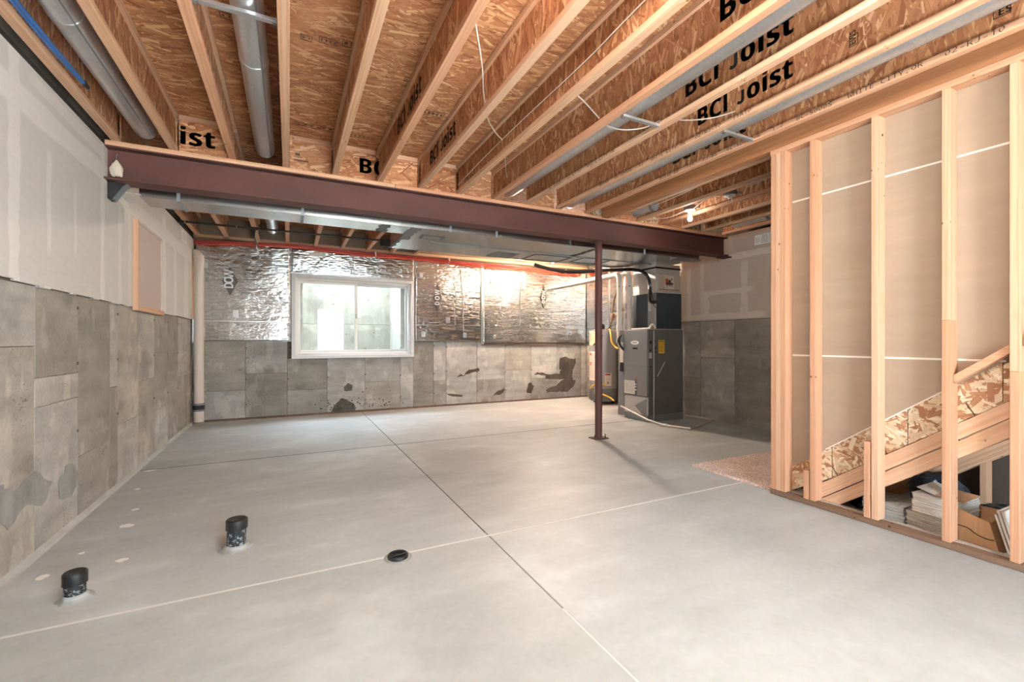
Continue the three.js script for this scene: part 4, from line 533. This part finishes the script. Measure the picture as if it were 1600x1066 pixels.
socket('porcelain lamp socket with a white bulb over the stair landing', 4.235, -3.8, 2.80, true, BULB_STAIR_FILL); socket('bare porcelain lamp socket without bulb nearer the stud wall', 4.19, -3.23, 2.80, false, 0);  // stair bulb is really unlit; faint glow added to lift the right wall
socket('lit bare bulb in the joist bay above the viewer', 0.985, -0.70, 2.80, true, BULB_FRONT); socket('lit bare bulb hidden behind the trunk duct near the water heater', 4.33, -7.03, 2.815, true, BULB_REAR);
// ---------------------------------------------------------------- furnace
function label(parent, w, h, at, axis, draw, m = {}) { const g = new THREE.BoxGeometry(w, h, 0.002); if (axis === '-x') g.rotateY(-Math.PI / 2); g.translate(...at); const t = canvasTex(128, Math.round(128 * h / w), draw); return part('sticker', g, std({ map: t, roughness: 0.6, ...m }), parent); }
const scribble = (bg, fg, rows) => (g, w, h) => { g.fillStyle = bg; g.fillRect(0, 0, w, h); g.fillStyle = fg; for (let i = 0; i < rows; i++) { let x = w * 0.08; const y = h * (0.08 + 0.86 * i / rows); while (x < w * 0.9) { const l = rr(3, 14); g.fillRect(x, y, Math.min(l, w * 0.92 - x), Math.max(1, h * 0.3 / rows)); x += l + rr(2, 5); } } };
{
  const t = thing('furnace', 'grey gas furnace cabinet with dark cooling coil box and duct on top', 'furnace', [4.73, 0, -5.02]);   // front faces -x
  part('base', bx(0.0, 0.72, 0, 0.10, -0.51, 0, 0.004), M.zincDull, t); part('filter_panel', bx(-0.004, 0.02, 0.10, 0.365, -0.51, 0.0, 0.003), M.zinc, t);
  part('filter_fold', slab([[-0.02, 0.10], [-0.02, 0.345], [-0.27, 0.215], [-0.1, 0.10]], 'x', -0.008, 0.004), M.zincDull, t);
  part('cabinet', bx(0.02, 0.72, 0.10, 1.37, -0.66, 0, 0.005), M.furnaceDark, t); const d = part('door', bx(-0.012, 0.02, 0.37, 1.37, -0.51, -0.004, 0.008), M.furnace, t); part('door_seam', bx(-0.0135, -0.011, 0.82, 0.824, -0.50, -0.01), M.furnaceDark, t);
  part('badge', new THREE.CylinderGeometry(0.05, 0.05, 0.004, 28).scale(1, 1, 1.75).rotateZ(Math.PI / 2).scale(1, 0.62, 1).translate(-0.0145, 1.175, -0.26), M.whiteGlossy, t); part('badge_print', join([0, 1, 2, 3, 4].map((i) => bx(-0.0175, -0.0165, 1.166, 1.184, -0.305 + i * 0.019, -0.293 + i * 0.019))), M.furnaceDark, t); part('badge_print', bx(-0.0135, -0.0125, 1.075, 1.10, -0.31, -0.2), M.black, t);
  label(t, 0.235, 0.20, [-0.0145, 0.49, -0.38], '-x', scribble('#dfdcd6', '#8b8783', 9)); label(t, 0.05, 0.26, [-0.0145, 0.50, -0.235], '-x', (g, w, h) => { g.fillStyle = '#77787a'; g.fillRect(0, 0, w, h); g.fillStyle = '#b0423a'; g.fillRect(w * 0.3, h * 0.02, w * 0.3, h * 0.1); g.fillStyle = '#eee'; for (const y of [0.3, 0.45, 0.62]) g.fillRect(w * 0.1, h * y, w * 0.5, h * 0.07); g.fillStyle = '#222'; for (const y of [0.2, 0.38, 0.54, 0.75, 0.88]) g.fillRect(w * 0.2, h * y, w * 0.6, h * 0.05); });
  part('side_channel', bx(-0.005, 0.02, 0.03, 1.30, -0.66, -0.52, 0.003), M.furnace, t); label(t, 0.075, 0.36, [-0.0065, 1.0, -0.58], '-x', scribble('#e6dfd4', '#98826f', 12)); part('cover_plate', bx(-0.02, -0.005, 0.72, 0.86, -0.60, -0.53, 0.006), M.black, t); part('hose', tube([[-0.02, 1.30, -0.56], [-0.05, 1.22, -0.58], [-0.04, 1.12, -0.55], [0.0, 1.06, -0.53]], 0.018), M.rubber, t); part('hose', tube([[-0.03, 1.28, -0.63], [-0.06, 1.18, -0.62], [-0.02, 1.08, -0.54]], 0.012), M.pvc, t);
  for (const [x, y, r] of [[0.055, 1.18, 0.022], [0.14, 1.20, 0.012], [0.05, 1.06, 0.016], [0.145, 1.09, 0.016], [0.06, 0.82, 0.012], [0.145, 1.04, 0.01], [0.05, 0.93, 0.008]]) part('knockout', cyl(r, r, 0.003, x, y, 0.001, 'z', 16), M.black, t);
  label(t, 0.055, 0.085, [0.05, 0.985, 0.0015], 'z', scribble('#d9d9d4', '#777', 4)); label(t, 0.12, 0.20, [0.27, 1.115, 0.0015], 'z', (g, w, h) => { scribble('#e4b93c', '#8a6a1c', 10)(g, w, h); g.fillStyle = '#6b4a10'; g.fillRect(w * 0.08, h * 0.06, w * 0.84, h * 0.06); }); part('tape_strip', bx(-0.009, 0.009, -0.13, 0.13, 0, 0.0015).rotateZ(-0.62).translate(0.265, 0.78, 0.0005), M.board, t); part('side_seam', bx(0.17, 0.72, 0.36, 0.40, -0.01, 0.003, 0.002), M.furnaceDark, t); part('conduit', cyl(0.010, 0.010, 1.33, 0.105, 0.69, 0.014, 'y', 12), M.vinylGrey, t);
  part('coil_case', bx(0.25, 0.77, 1.385, 1.935, -0.60, -0.08, 0.005), M.coil, t); part('coil_corner', bx(0.244, 0.252, 1.385, 1.935, -0.26, -0.085), M.zincDull, t); label(t, 0.05, 0.16, [0.2425, 1.74, -0.22], '-x', scribble('#c9d2d6', '#5b676d', 8)); part('cabinet_lip', bx(0.24, 0.78, 1.37, 1.386, -0.61, -0.07, 0.003), M.beige, t);
  part('plenum', bx(0.27, 0.78, 1.936, 2.384, -0.62, -0.12, 0.004), M.zinc, t); part('plenum_seam', bx(0.262, 0.79, 2.31, 2.335, -0.63, -0.112, 0.003), M.black, t); part('access_cover', bx(0.315, 0.775, 1.955, 2.22, -0.12, -0.098, 0.005), M.beige, t); part('cover_lip', bx(0.33, 0.74, 1.985, 1.997, -0.1, -0.095, 0.002), M.plate, t);
  label(t, 0.19, 0.22, [0.53, 2.10, -0.0965], 'z', (g, w, h) => { g.fillStyle = '#cfc3b4'; g.fillRect(0, 0, w, h); g.fillStyle = '#a9502c'; g.fillRect(w * 0.08, h * 0.22, w * 0.3, h * 0.34); g.fillStyle = '#4a2624'; for (const [x, y, a, b] of [[0.4, 0.3, 0.26, 0.2], [0.1, 0.5, 0.3, 0.16], [0.36, 0.46, 0.36, 0.2], [0.66, 0.5, 0.24, 0.14], [0.7, 0.2, 0.12, 0.1]]) g.fillRect(w * x, h * y, w * a, h * b); g.fillStyle = '#5d5046'; for (const x of [0.15, 0.45, 0.72]) g.fillRect(w * x, h * 0.68, w * 0.16, h * 0.06); g.fillStyle = '#8d8072'; g.fillRect(w * 0.15, h * 0.82, w * 0.12, h * 0.05); });
  // refrigerant line
  const r = thing('refrigerant_line', 'thick black insulated line curving down to the coil box on the furnace', 'pipe', [0, 0, 0]); part('insulation', tube([[3.9, 2.31, -6.1], [4.4, 2.345, -5.95], [4.75, 2.352, -5.75], [4.93, 2.33, -5.50], [4.93, 2.22, -5.26], [4.93, 2.05, -5.19], [4.93, 1.87, -5.19], [4.93, 1.80, -5.17], [4.96, 1.79, -5.12], [4.975, 1.795, -5.09]], 0.026, 0, 12, 70), M.blackFoam, r); part('bare_end', tube([[4.935, 2.11, -5.212], [4.932, 2.05, -5.19], [4.93, 1.99, -5.19]], 0.028, 0, 10, 8), M.zincDull, r); part('liquid_line', tube([[4.95, 2.05, -5.2], [4.95, 1.86, -5.15], [4.955, 1.73, -5.12], [4.975, 1.70, -5.10]], 0.006, 0, 6), M.blackPipe, r);
  const s = thing('insulated_line', 'dark bundled line running left under the trunk duct from the post', 'pipe', [0, 0, 0]); part('insulation', tube([[3.35, 2.36, -5.95], [3.7, 2.33, -6.05], [4.1, 2.325, -6.1], [4.5, 2.35, -6.0]], 0.03, 0, 8), M.blackFoam, s); part('tie', cyl(0.034, 0.034, 0.02, 4.0, 2.325, -6.1, 'x', 10), M.zincDull, s);
  // vent pipes
  const vent = (l, x, z, y0, k) => { const p = thing('vent_pipe', l, 'pipe', [x, 0, z], 'white vent pipes above the furnace'); part('pipe', tube([[0, y0, 0], [0, 2.29, 0], [0, 2.29, ZB - z + 0.05]], 0.038, 0.085, 16, 40), M.pvc, p); part('elbow', tube([[0, 2.17, 0], [0, 2.21, 0], [0, 2.27, -0.02], [0, 2.29, -0.08], [0, 2.29, -0.12]], 0.044, 0, 16, 16), M.pvc, p); part('coupling', cyl(0.046, 0.046, 0.09, 0, y0 + 0.14, 0, 'y', 16), M.pvc, p); for (const a of [0.035, -0.035]) part('fastening', bx(a - 0.008, a + 0.008, 2.075, 2.085, 0.03, 0.048), M.black, p); return p; };
  vent('left one of the two white vent pipes above the furnace', 4.80, -5.74, 1.28, 0); vent('right one of the two white vent pipes above the furnace', 4.905, -5.62, 1.375, 1);
  const tr = thing('drain_trap', 'small white drain trap lying on top of the furnace cabinet', 'pipe', [0, 0, 0]); part('pipe', tube([[4.78, 1.385, -5.43], [4.77, 1.387, -5.12], [4.77, 1.387, -5.02]], 0.012, 0.02, 8), M.white, tr); part('trap', tube([[4.77, 1.387, -5.03], [4.80, 1.43, -5.03], [4.86, 1.445, -5.05], [4.90, 1.42, -5.06], [4.93, 1.40, -5.08]], 0.016, 0, 8), M.white, tr);
  const c = thing('condensate_pipe', 'thin white drain pipe lying on the floor round the furnace foot', 'pipe', [0, 0, 0]); part('pipe', tube([[4.70, 0.17, -5.58], [4.69, 0.045, -4.98], [4.68, 0.03, -4.6], [4.83, 0.022, -4.33]], 0.014, 0.02, 10), M.pvc, c); part('pipe', tube([[4.83, 0.022, -4.33], [5.69, 0.022, -4.66], [5.6, 0.03, -4.97], [5.47, 0.04, -5.0]], 0.013, 0.02, 10), M.pvcDull, c); part('coupling', cyl(0.02, 0.02, 0.06, 4.68, 0.033, -4.62, 'z', 12), M.white, c); part('foot', bx(4.665, 4.695, 0, 0.04, -4.72, -4.70, 0.004), M.white, c); part('elbow', new THREE.SphereGeometry(0.021, 12, 10).translate(4.83, 0.022, -4.33), M.pvc, c);
}
// ---------------------------------------------------------------- water heater
{
  const t = thing('water_heater', 'tall grey water heater tank standing behind the steel post', 'water heater', [5.43, 0, -6.97]);
  part('tank', lathe([[0.001, 0.06], [0.245, 0.06], [0.262, 0.075], [0.265, 0.11], [0.265, 1.36], [0.255, 1.40], [0.2, 1.42], [0.001, 1.42]], 40), M.tank, t); part('base_ring', lathe([[0.268, 0.09], [0.268, 0.30], [0.264, 0.302], [0.264, 0.09]], 40), M.tankBase, t); for (let i = 0; i < 3; i++) { const a = -2.4 + i * 2.1; part('foot', cyl(0.03, 0.025, 0.06, 0.2 * Math.cos(a), 0.03, 0.2 * Math.sin(a) * -1, 'y', 10), M.black, t); }
  const at = (deg, y, r = 0.267) => [r * Math.cos(deg * Math.PI / 180), y, -r * Math.sin(deg * Math.PI / 180)];
  const wrap = (a0, a1, y0, y1, draw, tilt = 0) => { const g = new THREE.CylinderGeometry(0.2675, 0.2675, y1 - y0, 10, 1, true, a0, a1 - a0); g.translate(0, (y0 + y1) / 2, 0); const m = std({ map: canvasTex(128, 128, draw), roughness: 0.6, side: THREE.DoubleSide }); return part('sticker', g, m, t); };
  const A = Math.atan2(-5.43, 6.97);            // towards the viewer
  wrap(A + 0.12, A + 0.62, 0.36, 0.60, (g, w, h) => { scribble('#ece6dd', '#8e867d', 9)(g, w, h); g.fillStyle = '#b5463a'; g.fillRect(w * 0.05, h * 0.05, w * 0.8, h * 0.12); g.fillStyle = '#222'; g.fillRect(w * 0.4, h * 0.7, w * 0.12, h * 0.14); });
  wrap(A - 1.3, A - 0.35, 0.45, 1.0, (g, w, h) => { scribble('#e9e0d5', '#a98f80', 16)(g, w, h); g.fillStyle = '#c0392b'; for (const y of [0.05, 0.1, 0.38, 0.44]) g.fillRect(w * 0.1, h * y, w * 0.3, h * 0.03); }); wrap(A - 1.25, A - 0.6, 1.12, 1.38, (g, w, h) => { scribble('#e6d7b4', '#8f7a50', 7)(g, w, h); g.fillStyle = '#b2392d'; g.fillRect(w * 0.1, h * 0.1, w * 0.15, h * 0.6); });
  part('draft_blower', join([cyl(0.075, 0.07, 0.10, -0.12, 1.47, 0.08, 'y', 18), bx(-0.2, -0.08, 1.42, 1.50, 0.04, 0.16, 0.01), cyl(0.03, 0.03, 0.26, -0.15, 1.62, 0.05, 'y', 14)]), M.rubber, t); part('gas_control', bx(-0.30, -0.20, 0.20, 0.33, 0.12, 0.22, 0.01), M.vinylGrey, t); part('knob', cyl(0.03, 0.03, 0.03, -0.25, 0.24, 0.235, 'z', 14), M.black, t); part('gas_tube', tube([[-0.34, 0.30, 0.05], [-0.32, 0.37, 0.12], [-0.24, 0.40, 0.2], [-0.12, 0.36, 0.27]], 0.013, 0, 8), M.yellow, t); part('relief_pipe', tube([[-0.20, 1.30, 0.24], [-0.38, 1.12, 0.20]], 0.012, 0, 8, 6), M.blackPipe, t); part('cold_pipe', tube([[-0.05, 1.42, -0.05], [-0.05, 1.9, -0.05], [-0.05, 2.60, -0.1]], 0.011, 0, 8), M.copper, t);
  const y = thing('gas_hose', 'yellow flexible gas hose between the water heater and the furnace', 'hose', [0, 0, 0]); part('hose', tube([[4.98, 1.40, -6.2], [4.92, 1.30, -6.1], [4.90, 1.18, -6.05], [4.92, 1.10, -5.98], [4.84, 1.08, -5.80], [4.76, 1.10, -5.62]], 0.016, 0, 10, 40), M.yellow, y); part('nut', cyl(0.02, 0.02, 0.03, 4.985, 1.41, -6.2, 'y', 8), M.zincDull, y);
  const p = thing('water_pipe', 'thin brown pipe rising past the foil beside the white vent pipes', 'pipe', [0, 0, 0]); part('pipe', tube([[5.40, 1.425, -6.85], [5.30, 1.45, -6.62], [5.25, 1.55, -6.5], [5.28, 1.75, -6.5], [5.3, 2.0, -6.45], [5.38, 2.36, -6.3]], 0.012, 0, 8), M.plate, p); part('valve', bx(5.26, 5.31, 1.62, 1.70, -6.53, -6.47, 0.006), M.plate, p); part('branch', tube([[5.25, 1.55, -6.5], [5.36, 1.72, -6.4], [5.42, 1.76, -6.35]], 0.008, 0, 6), M.copper, p);
  const f = thing('floor_pipe', 'cream gas pipe low in front of the water heater', 'pipe', [0, 0, 0]); part('pipe', tube([[4.68, 0.235, -5.72], [4.9, 0.235, -6.1], [5.1, 0.23, -6.55]], 0.013, 0, 8), M.yellow, f);
  const o = thing('wire_bundle', 'bright orange bundle of wire hanging at the end of the red tubes', 'wire', [0, 0, 0]); for (let i = 0; i < 3; i++) part('wire', tube([[4.75, 2.50 + i * 0.012, -7.0], [4.86, 2.47 - i * 0.018, -6.95], [4.98, 2.50 + i * 0.01, -6.95], [5.1, 2.48 - i * 0.02, -6.9], [5.2, 2.50, -6.9]], 0.016, 0, 7), M.orange, o); part('loose_end', tube([[5.2, 2.5, -6.9], [5.3, 2.42, -6.85], [5.34, 2.33, -6.8]], 0.004, 0, 6), M.orange, o);
}
// ---------------------------------------------------------------- corner drain pipe
{
  const t = thing('drain_pipe', 'white drain stack in the left back corner with black rubber coupling', 'pipe', [-1.175, 0, -7.84]);
  part('pipe', cyl(0.062, 0.062, 2.35, 0, 1.175, 0, 'y', 28), M.pvcDull, t); part('elbow', tube([[0, 2.32, 0], [0, 2.38, 0], [-0.01, 2.43, 0], [-0.035, 2.46, 0], [-0.062, 2.46, 0]], 0.066, 0, 20, 16), M.pvcDull, t); part('coupling', cyl(0.072, 0.072, 0.11, 0, 0.24, 0, 'y', 28), M.rubber, t); for (const y of [0.20, 0.28]) part('clamp', cyl(0.0735, 0.0735, 0.012, 0, y, 0, 'y', 28), M.zincDull, t); part('mud_base', lathe([[0.085, 0], [0.075, 0.02], [0.062, 0.03]]), M.conc[3], t);
  const w = thing('furring_strip', 'narrow tan wood strip left of the white drain stack', 'strip', [XL + 0.02, 1.52, -7.86]); part('strip', bx(0, 0.025, 0, 0.90, -0.04, 0.06, 0.003, 'y'), M.lumB, w);
  const f = thing('foil_sleeve', 'crumpled foil sleeve beside the drain stack below the wood strip', 'foil', [XL + 0.02, 1.17, -7.84]); const g = new THREE.CylinderGeometry(0.02, 0.022, 0.34, 14, 12).translate(0.006, 0.17, 0), a = g.attributes.position; for (let i = 0; i < a.count; i++) { const k = 1 + 0.25 * (vn(a.getY(i) * 60, i, 64, 64, 3) - 0.5); a.setX(i, a.getX(i) * k); a.setZ(i, a.getZ(i) * k * 1.3); } g.computeVertexNormals(); part('sleeve', g, M.tape, f);
}
// ---------------------------------------------------------------- stubs in the floor
function stub(label, x, z, h, r, sx) {
  const t = thing('drain_stub', label, 'pipe', [x, 0, z], 'capped drain stubs'); t.rotation.z = sx;
  part('pipe', lathe([[r * 0.86, -0.01], [r * 0.86, h - 0.04]], 28), M.absScuffed, t); part('cap', lathe([[r * 0.86, h - 0.055], [r, h - 0.055], [r, h - 0.006], [r - 0.006, h], [r * 0.8, h + 0.001], [0.001, h - 0.003]], 28), M.abs, t);
  const ring = lathe([[r * 1.45, 0.0], [r * 1.3, 0.004], [r * 1.05, 0.012], [r * 0.98, 0.026], [r * 0.8, 0.028]], 26), a = ring.attributes.position, wob = []; for (let i = 0; i < 27; i++) wob.push(i === 26 ? wob[0] : rr(0.85, 1.2)); for (let i = 0; i < a.count; i++) { const k = 1 + (wob[Math.floor(i / 5)] - 1) * (1 - a.getY(i) / 0.028); a.setX(i, a.getX(i) * k); a.setZ(i, a.getZ(i) * k); } ring.computeVertexNormals(); part('grout_ring', ring, M.grout, t);
}
stub('black capped pipe stub nearest the left edge of the picture', -0.893, -2.772, 0.128, 0.0455, 0.0); stub('taller black capped pipe stub right of the other stub', -0.275, -3.032, 0.172, 0.056, -0.02);
{
  const t = thing('cleanout_plug', 'round black cleanout plug set in the floor on the pale joint', 'plug', [0.539, 0, -2.505]); part('rim', lathe([[0.056, 0], [0.056, 0.016], [0.052, 0.02], [0.047, 0.02], [0.046, 0.012], [0.001, 0.012]], 32), M.abs, t); part('slot_bar', bx(-0.045, 0.045, 0.012, 0.019, -0.009, 0.009, 0.003).rotateY(0.12), M.abs, t); part('grout_ring', lathe([[0.076, 0.0005], [0.07, 0.003], [0.057, 0.004], [0.056, 0]], 26), M.grout, t);
}
// ---------------------------------------------------------------- goods under the stairs
function sheets(n, w, d, h, m, jig) { const q = []; for (let i = 0; i < n; i++) { const a = rr(-jig, jig), b = rr(-jig, jig); q.push(bx(a, w + a, i * h / n + 0.0008, (i + 1) * h / n, b, d + b, 0.002, 'x')); } return join(q); }
{
  const pack = (l, x, y, z, w, d, h, m, n, turn, cat = 'stack') => { const t = thing('paper_stack', l, cat, [x, y, z], 'stacked white sheets under the stairs'); t.rotation.y = turn; const p = part('sheets', sheets(n, w, d, h, m, 0.004), m, t); p.userData.kind = 'stuff'; part('cover', bx(-0.002, w + 0.002, h, h + 0.003, -0.002, d + 0.002), m, t); return t; };
  pack('bluish white stack of sheets leftmost under the stairs', 3.56, 0, -1.70, 0.28, 0.23, 0.115, M.pagesBlue, 6, 0.04);
  pack('greyish stack of sheets lying lowest, left of the cardboard box', 3.54, 0, -1.445, 0.28, 0.23, 0.118, M.pagesGrey, 12, -0.03);
  const u = pack('white stack of sheets lying on top of the greyish stack', 3.55, 0.122, -1.42, 0.26, 0.22, 0.115, M.pages, 8, -0.06);
  const l = thing('loose_board', 'bent loose card on top of the white stack', 'card', [3.56, 0.245, -1.40]); part('card', bx(0, 0.24, 0, 0.004, 0, 0.10).rotateX(0.28).translate(0, 0.03, 0), M.board, l); part('card', bx(0, 0.24, 0, 0.004, 0, 0.13).rotateX(0.06).translate(0, 0.006, 0.09), M.card, l);
  const b = thing('cardboard_box', 'torn brown cardboard box under the stairs', 'box', [3.54, 0.0, -1.205]); b.rotation.y = 0.05; part('side', slab([[0.0, 0.215], [0.138, 0.17], [0.18, 0.0], [0.012, 0.0]], 'x', 0, 0.006), M.card, b); part('side', bx(0.006, 0.3, 0, 0.20, 0.0, 0.006), M.card, b); part('side', slab([[0.174, 0], [0.18, 0], [0.14, 0.165], [0.134, 0.165]], 'x', 0.006, 0.294), M.card, b); part('side', bx(0.294, 0.3, 0, 0.18, 0.006, 0.132), M.card, b); part('bottom', bx(0.006, 0.294, 0, 0.006, 0.006, 0.174), M.card, b);
  part('tear', tube([[-0.001, 0.115, 0.004], [-0.001, 0.11, 0.05], [-0.002, 0.085, 0.09], [-0.001, 0.075, 0.13], [-0.002, 0.078, 0.158]], 0.003, 0, 5), M.inkBrown, b);
  const lean = (l, x, z, h, d, m) => { const t = thing('white_panel', l, 'panel', [x, 0.001, z], 'white panels leaning on the box'); const p = part('panel', bx(0, d, 0, h, 0, 0.011, 0.002, 'y'), M.board, t); t.rotation.x = -0.26; };
  lean('front white panel leaning against the cardboard box', 3.535, -0.985, 0.235, 0.28); lean('second white panel leaning behind the front one', 3.53, -0.967, 0.262, 0.29); lean('third white panel of those leaning on the box', 3.53, -0.95, 0.262, 0.29);
  const g2 = thing('white_panel', 'last grey panel of the leaning row near the right edge', 'panel', [3.60, 0.001, -0.925], 'white panels leaning on the box'); part('panel', bx(0, 0.25, 0, 0.25, 0, 0.02, 0.002, 'y'), M.boardFace, g2); g2.rotation.x = -0.26;
  const bag = (l, x, z, sx, sy, sz, s) => { const t = thing('plastic_bag', l, 'bag', [x, 0, z]); const q = new THREE.IcosahedronGeometry(1, 6), a = q.attributes.position; for (let i = 0; i < a.count; i++) { const n = V().fromBufferAttribute(a, i), k = 0.85 + 0.4 * fbm(n.x * 0.16 + n.z * 0.11 + 0.5, n.y * 0.2 + 0.5, 22, 22, 3, s); a.setXYZ(i, n.x * k * sx, Math.max(0, (n.y * k + 0.8) * sy), n.z * k * sz); } q.computeVertexNormals(); part('bag', q, M.bag, t); };
  bag('dark blue plastic bag under the lowest part of the stairs', 3.78, -1.74, 0.15, 0.055, 0.12, 170); bag('dark plastic bag behind the bluish white stack', 4.14, -1.50, 0.13, 0.14, 0.16, 174); bag('dark crumpled bag behind the cardboard box', 4.02, -1.1, 0.14, 0.10, 0.16, 178);
}
// ---------------------------------------------------------------- draw
const renderer = new THREE.WebGLRenderer({ antialias: true });
renderer.toneMapping = THREE.LinearToneMapping;
renderer.toneMappingExposure = EXPOSURE;
renderer.shadowMap.enabled = true;
renderer.render(scene, camera);
